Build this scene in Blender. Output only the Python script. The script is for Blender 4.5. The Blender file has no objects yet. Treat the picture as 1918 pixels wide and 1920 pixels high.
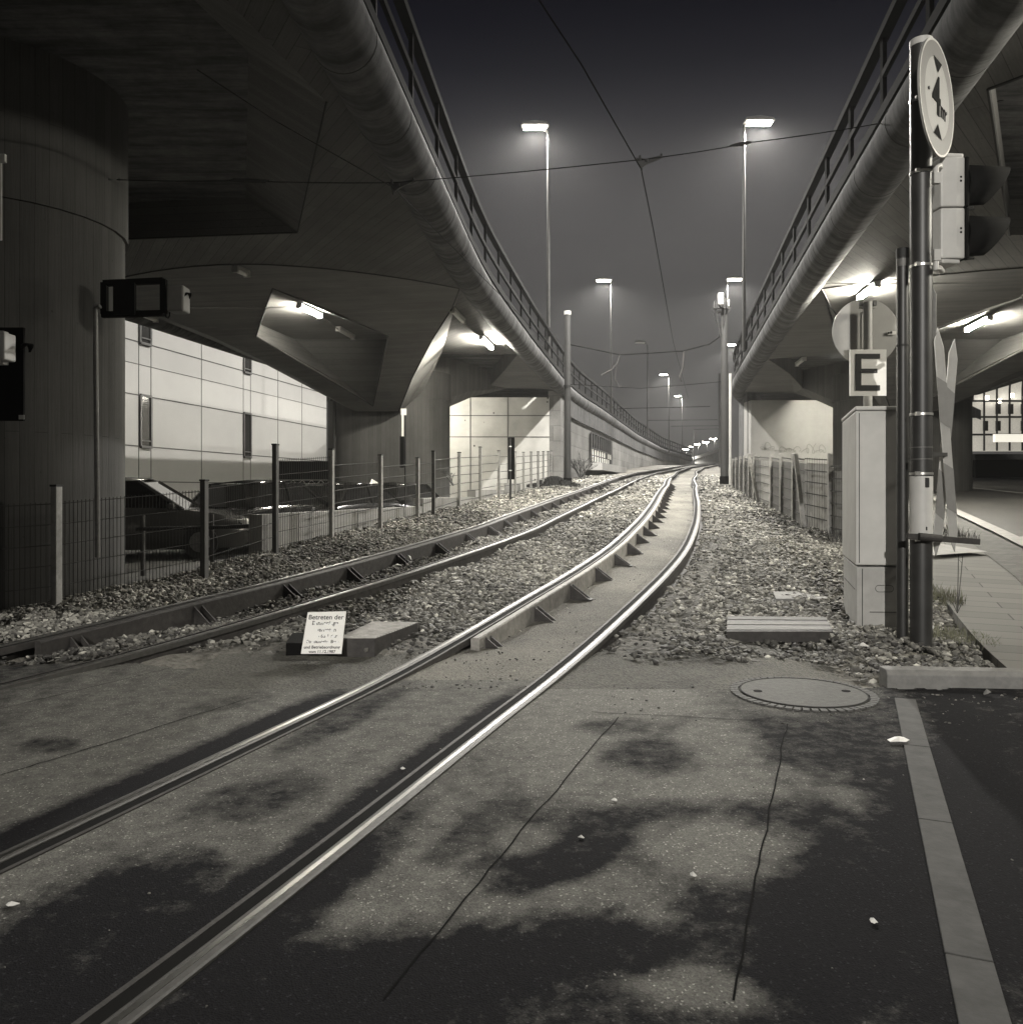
import bpy, math, random
import numpy as np
from mathutils import Vector, Matrix
random.seed(7); rng = np.random.default_rng(7)
S = bpy.context.scene
COL = S.collection
F, H, HZ, CX = 1560.0, 1.27, 918.0, 959.0      # focal length in photo pixels, eye height, horizon row, centre column

# ------------------------------------------------------------------ camera
cam = bpy.data.cameras.new('camera'); camo = bpy.data.objects.new('camera', cam); COL.objects.link(camo)
camo.location = (0, 0, H); camo.rotation_euler = (math.radians(90), 0, 0)
cam.sensor_width = 36; cam.sensor_fit = 'HORIZONTAL'; cam.lens = 36*F/1918; cam.shift_y = -42/1918
cam.clip_start = .05; cam.clip_end = 2000
S.camera = camo
S.view_settings.view_transform = 'Standard'; S.view_settings.look = 'None'
S.view_settings.exposure = 0; S.view_settings.gamma = 1
S.render.engine = 'CYCLES'
S.cycles.use_light_tree = True; S.cycles.max_bounces = 5; S.cycles.diffuse_bounces = 3
S.cycles.sample_clamp_indirect = 4

# ------------------------------------------------------------------ night sky (city glow near the horizon)
w = bpy.data.worlds.new('World'); S.world = w; w.use_nodes = True
nt = w.node_tree; nt.nodes.clear()
o_ = nt.nodes.new('ShaderNodeOutputWorld'); bg = nt.nodes.new('ShaderNodeBackground')
tc = nt.nodes.new('ShaderNodeTexCoord'); sp = nt.nodes.new('ShaderNodeSeparateXYZ'); cr = nt.nodes.new('ShaderNodeValToRGB')
nt.links.new(tc.outputs['Generated'], sp.inputs[0]); nt.links.new(sp.outputs['Z'], cr.inputs[0])
nt.links.new(cr.outputs[0], bg.inputs[0]); nt.links.new(bg.outputs[0], o_.inputs[0])
e = cr.color_ramp.elements
e[0].position = 0.0; e[0].color = (.088, .084, .078, 1)
e[1].position = 1.0; e[1].color = (.0018, .0018, .0048, 1)
for p, c in ((.15, (.082, .079, .076)), (.26, (.070, .067, .067)), (.35, (.047, .045, .048)), (.41, (.0250, .0245, .0300)), (.45, (.0115, .0115, .0165)), (.49, (.0055, .0055, .0100)), (.54, (.0028, .0028, .0062))):
    x = e.new(p); x.color = (*c, 1)
bg.inputs[1].default_value = .84

WARM = (1.0, .965, .90)
def lamp(name, kind, loc, power, parent=None, radius=.12, aim=None, angle=90, blend=1.0, color=WARM):
    l = bpy.data.lights.new(name, kind); l.energy = power; l.color = color; l.shadow_soft_size = radius
    ob = bpy.data.objects.new(name, l); COL.objects.link(ob); ob.location = loc
    if kind == 'SPOT':
        l.spot_size = math.radians(angle); l.spot_blend = blend
    if aim is not None:
        ob.rotation_euler = (Vector(aim)-Vector(loc)).to_track_quat('-Z', 'Y').to_euler()
    if kind == 'SPOT':                 # street luminaire optics: less light straight down, more towards the sides
        l.use_nodes = True; t = l.node_tree; em = t.nodes['Emission']; tcl = t.nodes.new('ShaderNodeTexCoord'); sx = t.nodes.new('ShaderNodeSeparateXYZ')
        ab = t.nodes.new('ShaderNodeMath'); ab.operation = 'ABSOLUTE'; pw = t.nodes.new('ShaderNodeMath'); pw.operation = 'POWER'; pw.inputs[1].default_value = -1.4
        ml = t.nodes.new('ShaderNodeMath'); ml.operation = 'MULTIPLY'; ml.inputs[1].default_value = .48; mn = t.nodes.new('ShaderNodeMath'); mn.operation = 'MINIMUM'; mn.inputs[1].default_value = 1.9
        t.links.new(tcl.outputs['Normal'], sx.inputs[0]); t.links.new(sx.outputs['Z'], ab.inputs[0]); t.links.new(ab.outputs[0], pw.inputs[0]); t.links.new(pw.outputs[0], ml.inputs[0]); t.links.new(ml.outputs[0], mn.inputs[0]); t.links.new(mn.outputs[0], em.inputs['Strength'])
    return ob
P_STREET = 22000.0
P_REAR = 60000.0
TUBE_EMIT = 1200.0

# ------------------------------------------------------------------ terrain and unprojection
_yk = [-80, 5.8, 8, 13, 20, 33, 80, 140, 400]; _zk = [0, 0, .12, .5, .93, 1.6, 3.65, 4.2, 4.2]
_ty = np.arange(-80, 400, .25); _tz = np.interp(_ty, _yk, _zk)
_k = np.exp(-.5*(np.arange(-8, 9)/3.0)**2); _k /= _k.sum()
_tz = np.convolve(np.pad(_tz, 8, mode='edge'), _k, mode='valid')
def g(Y): return np.interp(Y, _ty, _tz)
FP = [(-9.5, 3), (-6.1, 6.4), (-4.43, 8.1), (-3.72, 9.6), (-3.29, 11.6), (-2.81, 13), (-2.33, 14.8), (-1.86, 16.5), (-1.24, 19.2), (-.77, 20.3), (-.34, 22), (.5, 25.5), (1.5, 29), (2.4, 36), (3.0, 40)]
_fx = [p[0] for p in FP]; _fy = [p[1] for p in FP]
def fence_x(Y): return np.interp(Y, _fy, _fx)
def terrain(X, Y):
    """height of the ground sheet: track embankment and street rise with Y, the car park on the left stays low"""
    z = g(Y)
    d = fence_x(Y)-.28-X
    k = np.clip(d/np.where(np.asarray(Y) < 11.3, 1.0, .12), 0, 1)
    lot = np.clip((Y-34.0)/2, 0, 1)
    low = np.minimum(z, -.02+0*z)
    return z*(1-k*(1-lot)) + low*k*(1-lot)
def P(x, y, Y): return Vector(((x-CX)/F*Y, Y, H+(HZ-y)/F*Y))
def PZ(x, y, z):                       # pixel on the horizontal plane at world height z
    Y = (z-H)*F/(HZ-y); return P(x, y, Y)
_Ys = np.concatenate([np.linspace(1, 60, 12000), np.linspace(60, 200, 3000)])
def G(x, y, h=0.0):                    # pixel on the sloping ground (+h)
    d = H+(HZ-y)/F*_Ys-(g(_Ys)+h); i = int(np.argmax(d < 0)); Y = float(_Ys[i])
    return Vector(((x-CX)/F*Y, Y, float(g(Y))+h))
ZD = H+3.9                             # underside of both viaducts

# ------------------------------------------------------------------ mesh builder
class MB:
    def __init__(s): s.v = []; s.f = []; s.uv = None
    def add(s, vs, fs):
        n = len(s.v); s.v += [tuple(p) for p in vs]; s.f += [tuple(i+n for i in q) for q in fs]; return s
    def box(s, c, d, rz=0, M=None):
        x, y, z = d[0]/2, d[1]/2, d[2]/2
        vs = [Vector((i*x, j*y, k*z)) for k in (-1, 1) for j in (-1, 1) for i in (-1, 1)]
        R = M if M is not None else Matrix.Rotation(rz, 3, 'Z')
        return s.add([R @ p+Vector(c) for p in vs], [(0, 2, 3, 1), (4, 5, 7, 6), (0, 1, 5, 4), (2, 6, 7, 3), (0, 4, 6, 2), (1, 3, 7, 5)])
    def beam(s, a, b, wd, ht, up=(0, 0, 1)):
        a, b = Vector(a), Vector(b); d = (b-a); L = d.length; d.normalize()
        u = Vector(up); x = d.cross(u)
        if x.length < 1e-4: x = d.cross(Vector((0, 1, 0)))
        x.normalize(); z = x.cross(d)
        M = Matrix((x, d, z)).transposed()
        return s.box((a+b)/2, (wd, L, ht), M=M)
    def tube(s, pts, r, n=12, cap=True):
        pts = [Vector(p) for p in pts]; rs = r if isinstance(r, (list, tuple)) else [r]*len(pts)
        rings = []; prev = None
        for i, p in enumerate(pts):
            d = (pts[min(i+1, len(pts)-1)]-pts[max(i-1, 0)]).normalized()
            if prev is None:
                x = d.cross(Vector((0, 0, 1)))
                if x.length < 1e-3: x = d.cross(Vector((0, 1, 0)))
            else: x = prev-d*prev.dot(d)
            x.normalize(); prev = x; y = d.cross(x)
            rings.append([p+(x*math.cos(2*math.pi*k/n)+y*math.sin(2*math.pi*k/n))*rs[i] for k in range(n)])
        vs = [q for ring in rings for q in ring]; fs = []
        for i in range(len(pts)-1):
            for k in range(n):
                k2 = (k+1) % n; fs.append((i*n+k, i*n+k2, (i+1)*n+k2, (i+1)*n+k))
        if cap: fs += [tuple(range(n-1, -1, -1)), tuple((len(pts)-1)*n+k for k in range(n))]
        return s.add(vs, fs)
    def cyl(s, base, r, h, n=24, r2=None):
        b = Vector(base); return s.tube([b, b+Vector((0, 0, h))], [r, r if r2 is None else r2], n)
    def sweep(s, path, prof, closed=True):
        """path: list of (point, right vector); prof: list of (right, up)"""
        m = len(prof); vs = []; fs = []
        for p, rt in path:
            p = Vector(p); rt = Vector(rt)
            vs += [p+rt*a+Vector((0, 0, b)) for a, b in prof]
        for i in range(len(path)-1):
            for k in range(m if closed else m-1):
                k2 = (k+1) % m; fs.append((i*m+k, (i+1)*m+k, (i+1)*m+k2, i*m+k2))
        if closed: fs += [tuple(range(m)), tuple((len(path)-1)*m+k for k in range(m-1, -1, -1))]
        return s.add(vs, fs)
    def prism(s, poly, ext):           # closed solid from a planar polygon moved by ext
        n = len(poly); a = [Vector(p) for p in poly]; b = [p+Vector(ext) for p in a]
        return s.add(a+b, [tuple(range(n)), tuple(range(2*n-1, n-1, -1))]+[(i, n+i, n+(i+1) % n, (i+1) % n) for i in range(n)])
    def face(s, *vs): return s.add(vs, [tuple(range(len(vs)))])
    def strip(s, A, B):                # quads between two polylines
        n = len(A); return s.add(list(A)+list(B), [(i, i+1, n+i+1, n+i) for i in range(n-1)])
    def build(s, name, mat, parent=None, smooth=False, bevel=0, solid=0, recalc=True):
        me = bpy.data.meshes.new(name); me.from_pydata(s.v, [], s.f)
        ob = bpy.data.objects.new(name, me); COL.objects.link(ob)
        me.materials.append(mat)
        if recalc:
            import bmesh
            bm = bmesh.new(); bm.from_mesh(me); bmesh.ops.remove_doubles(bm, verts=bm.verts, dist=1e-5)
            bmesh.ops.recalc_face_normals(bm, faces=bm.faces); bm.to_mesh(me); bm.free()
        if parent:
            ob.parent = parent
            me.transform(Matrix.Translation(-root_loc(parent)))
        if smooth:
            me.polygons.foreach_set('use_smooth', [True]*len(me.polygons))
            md = ob.modifiers.new('es', 'EDGE_SPLIT'); md.split_angle = math.radians(38)
        if solid:
            md = ob.modifiers.new('so', 'SOLIDIFY'); md.thickness = solid; md.offset = 0
        if bevel:
            md = ob.modifiers.new('bv', 'BEVEL'); md.width = bevel; md.segments = 2; md.limit_method = 'ANGLE'
        return ob
def root_loc(o):
    v = Vector((0, 0, 0))
    while o: v += o.location; o = o.parent
    return v
def tag(o, label, cat, group=None):
    o['label'] = label; o['category'] = cat
    if group: o['group'] = group
    return o
def thing(name, label, cat, loc=(0, 0, 0), group=None):
    o = bpy.data.objects.new(name, None); COL.objects.link(o); o.location = loc; o.empty_display_size = .2
    return tag(o, label, cat, group)
def struct(o): o['kind'] = 'structure'; return o
def stuff(o, label=None, cat=None):
    o['kind'] = 'stuff'
    if label: tag(o, label, cat)
    return o
def text(s, name, mat, parent, M, size, depth=.0008, align='CENTER', bold=0):
    c = bpy.data.curves.new(name, 'FONT'); c.body = s; c.size = size; c.extrude = depth; c.align_x = align; c.align_y = 'CENTER'; c.offset = bold
    c.materials.append(mat); ob = bpy.data.objects.new(name, c); COL.objects.link(ob)
    bpy.context.view_layer.update(); me = bpy.data.meshes.new_from_object(ob); bpy.data.objects.remove(ob)
    ob = bpy.data.objects.new(name, me); COL.objects.link(ob); me.materials.clear(); me.materials.append(mat)
    ob.parent = parent; M = M.copy(); M.translation = M.translation-root_loc(parent); ob.matrix_local = M
    return ob

# ------------------------------------------------------------------ materials
def newmat(name):
    m = bpy.data.materials.new(name); m.use_nodes = True; n = m.node_tree.nodes; b = n['Principled BSDF']
    return m, m.node_tree, n, b
def N(nt, t, **kw):
    n = nt.nodes.new(t)
    for k, v in kw.items():
        if k.startswith('i_'): n.inputs[k[2:].replace('_', ' ')].default_value = v
        else: setattr(n, k, v)
    return n
def simple(name, col, rough=.6, metal=0.0, var=.15, scale=8.0, bump=.0, emis=0, ecol=(1, .95, .82), spec=.5):
    m, nt, n, b = newmat(name)
    if isinstance(col, (int, float)): col = (col, col*.985, col*.94)
    tcn = N(nt, 'ShaderNodeTexCoord'); no = N(nt, 'ShaderNodeTexNoise', i_Scale=scale, i_Detail=6.0, i_Roughness=.65)
    nt.links.new(tcn.outputs['Object'], no.inputs['Vector'])
    mx = N(nt, 'ShaderNodeMix', data_type='RGBA')
    mr = N(nt, 'ShaderNodeMapRange', i_From_Min=.3, i_From_Max=.7); nt.links.new(no.outputs[0], mr.inputs[0]); nt.links.new(mr.outputs[0], mx.inputs[0])
    mx.inputs[6].default_value = (*[c*(1-var) for c in col], 1); mx.inputs[7].default_value = (*[min(1, c*(1+var)) for c in col], 1)
    nt.links.new(mx.outputs[2], b.inputs['Base Color'])
    b.inputs['Roughness'].default_value = rough; b.inputs['Metallic'].default_value = metal; b.inputs['Specular IOR Level'].default_value = spec
    if bump:
        bp = N(nt, 'ShaderNodeBump', i_Strength=bump, i_Distance=.01); nt.links.new(no.outputs[0], bp.inputs['Height']); nt.links.new(bp.outputs[0], b.inputs['Normal'])
    if emis:
        b.inputs['Emission Color'].default_value = (*ecol, 1); b.inputs['Emission Strength'].default_value = emis
    return m
def board(name, col, rot=(0, 0, 0), row=.11, length=4.0, line=.5, coord='Object', stain=.25, streak=(.6, 14, 14), mortar=.03):
    """board-marked concrete: narrow plank rows with thin dark seams, grain along the planks, blotchy stains"""
    m, nt, n, b = newmat(name)
    if isinstance(col, (int, float)): col = (col, col*.985, col*.94)
    tcn = N(nt, 'ShaderNodeTexCoord'); mp = N(nt, 'ShaderNodeMapping'); mp.inputs['Rotation'].default_value = rot
    nt.links.new(tcn.outputs[coord], mp.inputs['Vector'])
    br = N(nt, 'ShaderNodeTexBrick', offset=.37, squash=1.0)
    br.inputs['Scale'].default_value = 1.0; br.inputs['Brick Width'].default_value = length; br.inputs['Row Height'].default_value = row
    br.inputs['Mortar Size'].default_value = mortar*row; br.inputs['Mortar Smooth'].default_value = .2; br.inputs['Bias'].default_value = 0
    br.inputs['Color1'].default_value = (.86, .86, .86, 1); br.inputs['Color2'].default_value = (1.08, 1.08, 1.08, 1); br.inputs['Mortar'].default_value = (1-line,)*3+(1,)
    nt.links.new(mp.outputs[0], br.inputs['Vector'])
    m2 = N(nt, 'ShaderNodeMapping'); m2.inputs['Scale'].default_value = streak; nt.links.new(mp.outputs[0], m2.inputs['Vector'])
    gr = N(nt, 'ShaderNodeTexNoise', i_Scale=3.0, i_Detail=8.0, i_Roughness=.7); nt.links.new(m2.outputs[0], gr.inputs['Vector'])
    st = N(nt, 'ShaderNodeTexNoise', i_Scale=.7, i_Detail=7.0, i_Roughness=.62); nt.links.new(mp.outputs[0], st.inputs['Vector'])
    spk = N(nt, 'ShaderNodeTexNoise', i_Scale=26.0, i_Detail=2.0); nt.links.new(mp.outputs[0], spk.inputs['Vector'])
    r1 = N(nt, 'ShaderNodeMapRange', i_From_Min=.3, i_From_Max=.7, i_To_Min=.82, i_To_Max=1.12); nt.links.new(gr.outputs[0], r1.inputs[0])
    r2 = N(nt, 'ShaderNodeMapRange', i_From_Min=.3, i_From_Max=.7, i_To_Min=1-stain, i_To_Max=1+stain*.5); nt.links.new(st.outputs[0], r2.inputs[0])
    r3 = N(nt, 'ShaderNodeMapRange', i_From_Min=.22, i_From_Max=.30, i_To_Min=.45, i_To_Max=1.0); nt.links.new(spk.outputs[0], r3.inputs[0])
    a = N(nt, 'ShaderNodeMath', operation='MULTIPLY'); nt.links.new(r1.outputs[0], a.inputs[0]); nt.links.new(r2.outputs[0], a.inputs[1])
    a2 = N(nt, 'ShaderNodeMath', operation='MULTIPLY'); nt.links.new(a.outputs[0], a2.inputs[0]); nt.links.new(r3.outputs[0], a2.inputs[1])
    v1 = N(nt, 'ShaderNodeVectorMath', operation='SCALE'); nt.links.new(br.outputs['Color'], v1.inputs[0]); nt.links.new(a2.outputs[0], v1.inputs['Scale'])
    v2 = N(nt, 'ShaderNodeVectorMath', operation='MULTIPLY'); v2.inputs[1].default_value = col; nt.links.new(v1.outputs[0], v2.inputs[0])
    nt.links.new(v2.outputs[0], b.inputs['Base Color']); b.inputs['Roughness'].default_value = .8; b.inputs['Specular IOR Level'].default_value = .3
    bp = N(nt, 'ShaderNodeBump', i_Strength=.5, i_Distance=.012)
    sm = N(nt, 'ShaderNodeMath', operation='MULTIPLY_ADD'); sm.inputs[1].default_value = -1.2; nt.links.new(br.outputs['Fac'], sm.inputs[0]); nt.links.new(gr.outputs[0], sm.inputs[2])
    nt.links.new(sm.outputs[0], bp.inputs['Height']); nt.links.new(bp.outputs[0], b.inputs['Normal'])
    return m
D = math.radians
GRID = D(10.7)                                   # street grid turns this much to the right of the view
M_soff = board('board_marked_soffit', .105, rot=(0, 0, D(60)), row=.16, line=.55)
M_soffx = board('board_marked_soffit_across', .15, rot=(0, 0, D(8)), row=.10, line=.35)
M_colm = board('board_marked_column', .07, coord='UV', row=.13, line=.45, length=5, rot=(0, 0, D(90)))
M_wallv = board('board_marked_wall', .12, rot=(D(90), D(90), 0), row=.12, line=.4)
M_tube, nt_, n_, b_ = newmat('stained_edge_beam')
tc_ = N(nt_, 'ShaderNodeTexCoord'); mp = N(nt_, 'ShaderNodeMapping'); mp.inputs['Scale'].default_value = (.3, 2.4, .25); nt_.links.new(tc_.outputs['Object'], mp.inputs[0])
n1 = N(nt_, 'ShaderNodeTexNoise', i_Scale=1.6, i_Detail=7.0, i_Roughness=.7); nt_.links.new(mp.outputs[0], n1.inputs['Vector'])
n2 = N(nt_, 'ShaderNodeTexNoise', i_Scale=5.0, i_Detail=8.0, i_Roughness=.7); nt_.links.new(tc_.outputs['Object'], n2.inputs['Vector'])
r1 = N(nt_, 'ShaderNodeMapRange', i_From_Min=.38, i_From_Max=.60, i_To_Min=.38, i_To_Max=1.0); nt_.links.new(n1.outputs[0], r1.inputs[0])
r2 = N(nt_, 'ShaderNodeMapRange', i_From_Min=.3, i_From_Max=.7, i_To_Min=.08, i_To_Max=.16); nt_.links.new(n2.outputs[0], r2.inputs[0])
mu = N(nt_, 'ShaderNodeMath', operation='MULTIPLY'); nt_.links.new(r1.outputs[0], mu.inputs[0]); nt_.links.new(r2.outputs[0], mu.inputs[1]); nt_.links.new(mu.outputs[0], b_.inputs['Base Color'])
b_.inputs['Roughness'].default_value = .85; b_.inputs['Specular IOR Level'].default_value = .25
bp = N(nt_, 'ShaderNodeBump', i_Strength=.4, i_Distance=.01); nt_.links.new(n2.outputs[0], bp.inputs['Height']); nt_.links.new(bp.outputs[0], b_.inputs['Normal'])
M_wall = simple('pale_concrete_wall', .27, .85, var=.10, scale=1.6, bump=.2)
M_kerb = simple('kerb_concrete', .17, .85, var=.2, scale=14, bump=.5)
M_dark = simple('black_painted_metal', .010, .7, var=.3)
M_black = simple('matt_black', .006, .9, spec=.08)
M_rail = simple('dark_railing_paint', .008, .9, spec=.2)
M_galv = simple('galvanised_steel', .13, .6, metal=.3, var=.2, scale=22, bump=.1)
M_post = simple('weathered_zinc_post', .26, .6, metal=.2, var=.25, scale=12)
M_pole = simple('dark_grey_pole_paint', .022, .45, var=.35, scale=5)
M_mast = simple('mast_concrete_grey', .028, .7, var=.15, scale=5)
M_band = simple('steel_band', .55, .3, metal=.8)
M_lite = simple('light_grey_housing', .42, .5, var=.08, scale=6)
M_cab = simple('cabinet_grey_paint', .42, .5, var=.10, scale=3.5, bump=.05)
M_white = simple('white_sign_face', .78, .45, var=.05, scale=9)
M_whitew = simple('white_sheet', .8, .5, var=.05)
M_signback = simple('aluminium_sign_back', .34, .45, metal=.3, var=.08, scale=5)
M_signred = simple('red_sign_rim', (.07, .067, .063), .5, var=.05)
M_bld = simple('pale_facade_panel', .25, .7, var=.06, scale=.8)
M_joint = simple('dark_joint', .03, .9)
M_glass = simple('dark_window_glass', .02, .1)
M_frame = simple('window_frame_dark', .05, .5)
M_car1 = simple('silver_car_paint', .07, .2, metal=.3, var=.03)
M_car2 = simple('black_car_paint', .012, .15, var=.05)
M_cwin = simple('car_glass', .01, .06)
M_tyre = simple('tyre_rubber', .01, .8)
M_rust = simple('dark_rusty_steel', (.035, .032, .03), .7, metal=.2, var=.4, scale=16, bump=.3)
M_rustl = simple('dusty_guard_steel', (.26, .25, .23), .7, metal=.15, var=.35, scale=12, bump=.3)
M_head = simple('polished_rail_head', .26, .33, metal=1.0, var=.12, scale=30)
M_railside = simple('dull_rail_steel', (.06, .058, .054), .6, metal=.4, var=.3, scale=25, bump=.1)
M_lpole = simple('dull_lamp_pole', .05, .8, spec=.2)
M_wood = simple('dry_twig', .05, .8)
M_leaf = simple('dry_grass', (.12, .12, .08), .8, var=.4)
M_litter = simple('pale_litter', .6, .7, var=.2, scale=25)
M_tubeon = simple('lit_fluorescent_tube', .8, .5, emis=TUBE_EMIT)
M_lens = simple('lit_lamp_lens', .8, .3, emis=60)
M_lensoff = simple('unlit_lamp_lens', .62, .3, var=.05)
M_lit = simple('lit_arcade_glass', .5, .3, emis=.30, ecol=(1, .93, .78))
M_litb = simple('bright_arcade_lamp', .8, .3, emis=9, ecol=(1, .95, .82))

def ground_mat(name, c1, c2, scale, bump, rough=.85, big=.6, spec=.35):
    m, nt, n, b = newmat(name)
    tcn = N(nt, 'ShaderNodeTexCoord'); vo = N(nt, 'ShaderNodeTexVoronoi', i_Scale=scale); no = N(nt, 'ShaderNodeTexNoise', i_Scale=big, i_Detail=8.0, i_Roughness=.65)
    fi = N(nt, 'ShaderNodeTexNoise', i_Scale=scale*2.2, i_Detail=4.0, i_Roughness=.7)
    for q in (vo, no, fi): nt.links.new(tcn.outputs['Object'], q.inputs['Vector'])
    mx = N(nt, 'ShaderNodeMix', data_type='RGBA'); mx.inputs[6].default_value = (*c1, 1); mx.inputs[7].default_value = (*c2, 1)
    sv = N(nt, 'ShaderNodeSeparateColor'); nt.links.new(vo.outputs['Color'], sv.inputs[0])
    ad = N(nt, 'ShaderNodeMath', operation='MULTIPLY_ADD'); ad.inputs[1].default_value = .55; nt.links.new(sv.outputs[0], ad.inputs[0])
    mr = N(nt, 'ShaderNodeMapRange', i_From_Min=.35, i_From_Max=.65, i_To_Min=-.15, i_To_Max=.6); nt.links.new(no.outputs[0], mr.inputs[0]); nt.links.new(mr.outputs[0], ad.inputs[2])
    nt.links.new(ad.outputs[0], mx.inputs[0]); nt.links.new(mx.outputs[2], b.inputs['Base Color'])
    bp = N(nt, 'ShaderNodeBump', i_Strength=bump, i_Distance=.02)
    s2 = N(nt, 'ShaderNodeMath', operation='ADD'); nt.links.new(vo.outputs['Distance'], s2.inputs[0]); nt.links.new(fi.outputs[0], s2.inputs[1])
    nt.links.new(s2.outputs[0], bp.inputs['Height']); nt.links.new(bp.outputs[0], b.inputs['Normal'])
    b.inputs['Roughness'].default_value = rough; b.inputs['Specular IOR Level'].default_value = spec
    return m
M_ground = ground_mat('stony_ground', (.05, .048, .042), (.20, .19, .165), 22, .9)
M_lot = ground_mat('car_park_asphalt', (.03, .03, .03), (.07, .068, .062), 60, .3)
M_verge = ground_mat('sandy_verge', (.05, .048, .042), (.15, .145, .125), 60, .8)
M_road = ground_mat('street_asphalt', (.028, .027, .026), (.055, .053, .048), 90, .35, rough=.6)
M_sand = ground_mat('sandy_track_fill', (.09, .085, .075), (.25, .24, .205), 70, .8)
# stones: value differs from stone to stone
M_stone, nt_, n_, b_ = newmat('ballast_stone')
at = N(nt_, 'ShaderNodeAttribute', attribute_name='tone'); cr_ = N(nt_, 'ShaderNodeValToRGB')
cr_.color_ramp.elements[0].color = (.04, .038, .035, 1); cr_.color_ramp.elements[1].color = (.52, .505, .45, 1)
x_ = cr_.color_ramp.elements.new(.6); x_.color = (.20, .194, .172, 1)
nt_.links.new(at.outputs['Fac'], cr_.inputs[0])
no_ = N(nt_, 'ShaderNodeTexNoise', i_Scale=60.0, i_Detail=3.0); tc_ = N(nt_, 'ShaderNodeTexCoord'); nt_.links.new(tc_.outputs['Object'], no_.inputs['Vector'])
bp_ = N(nt_, 'ShaderNodeBump', i_Strength=.5, i_Distance=.006); nt_.links.new(no_.outputs[0], bp_.inputs['Height']); nt_.links.new(bp_.outputs[0], b_.inputs['Normal'])
nt_.links.new(cr_.outputs[0], b_.inputs['Base Color']); b_.inputs['Roughness'].default_value = .75

# ------------------------------------------------------------------ tracks: plan curves traced as straight crossing, long left then right bend
def smooth_path(pts, n=160):
    pts = np.array(pts, float); Y = pts[:, 1]; X = pts[:, 0]
    ys = np.concatenate([np.linspace(Y[0], 30, int(n*.7)), np.linspace(30.5, Y[-1], int(n*.3))])
    xs = X; 
    for it in range(1):
        xs2 = np.zeros(len(ys))
        for i in range(len(ys)):
            sig = 1.0+.075*max(ys[i]-6, 0); wgt = np.exp(-.5*((Y-ys[i])/sig)**2)+1e-9
            # local linear fit keeps slopes at the ends
            A = np.stack([np.ones_like(Y), Y-ys[i]], 1); W = wgt[:, None]
            c = np.linalg.lstsq(A*np.sqrt(W), xs*np.sqrt(wgt), rcond=None)[0]; xs2[i] = c[0]
        xs = xs2
    return ys, xs
R2w = [(-3.62, 1.2), (-3.4, 1.9), (-2.97, 3.2), (-2.62, 4.3), (-2.40, 5.0)]
def railh(Y): t = np.clip((Y-5.0)/3.6, 0, 1); return .004+.096*t*t*(3-2*t)
def gpt(x, y, h=None, off=0.0, ang=.33):
    d = H+(HZ-y)/F*_Ys-(g(_Ys)+railh(_Ys)); i = int(np.argmax(d < 0)); Y = float(_Ys[i]); n = math.hypot(1, ang)
    return ((x-CX)/F*Y-off/n, Y+off*ang/n)
RB = [gpt(x, y) for x, y in ((0, 1614.6), (255.5, 1494), (474.5, 1388), (667, 1288.7), (793.6, 1227), (967, 1133.5), (1140, 1030), (1178, 990), (1223, 940), (1248, 910), (1265, 890), (1290, 876.6))]
RB2 = [gpt(x, y, off=1.065, ang=a) for x, y, a in ((383, 1793, .35), (700, 1545, .35), (940, 1353.7, .35), (1077, 1247, .36), (1140, 1183.6, .36), (1250, 1085, .34), (1295, 1020, .28), (1306.6, 995.5, .25), (1313, 965, .23), (1309, 940, .22), (1301.6, 915, .22), (1299, 898, .22), (1305, 885, .25))]
RB = [(RB[0][0]-.36*2.0, RB[0][1]-2.0), (RB[0][0]-.36*1.0, RB[0][1]-1.0)]+sorted(RB+RB2, key=lambda p: p[1])+[(18.5, 78), (28, 105)]
LB = [gpt(x, y) for x, y in ((0, 1282.5), (164, 1246), (255, 1228), (438, 1173), (620, 1122), (667, 1107), (833.7, 1053), (967, 1010), (1010, 988), (1100, 945), (1153, 920), (1193, 900), (1230, 886.6))]
LB = [(LB[0][0]-.36*4, LB[0][1]-4), (LB[0][0]-.36*2, LB[0][1]-2)]+LB+[(11.7, 57), (17, 75), (26.5, 105)]
GA = 1.065
class Track:
    def __init__(s, pts, side):        # side=+1: second rail to the right of the traced one
        s.ys, s.xs = smooth_path(pts)
        dx = np.gradient(s.xs, s.ys); L = np.sqrt(1+dx*dx); s.rx, s.ry = 1/L, -dx/L; s.side = side
    def rail(s, off, y0=None, y1=None, lift=0.0):
        out = []
        for x, y, a, b in zip(s.xs, s.ys, s.rx, s.ry):
            X, Y = x+a*off, y+b*off
            if (y0 is not None and Y < y0) or (y1 is not None and Y > y1): continue
            out.append(((X, Y, float(g(Y))+lift+float(railh(Y))+.0), (a, b, 0)))
        return out
TR = Track(RB, 1); TL = Track(LB, -1)
def track_x(T, off, Y): return np.interp(Y, T.ys+T.ry*off, T.xs+T.rx*off)

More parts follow.
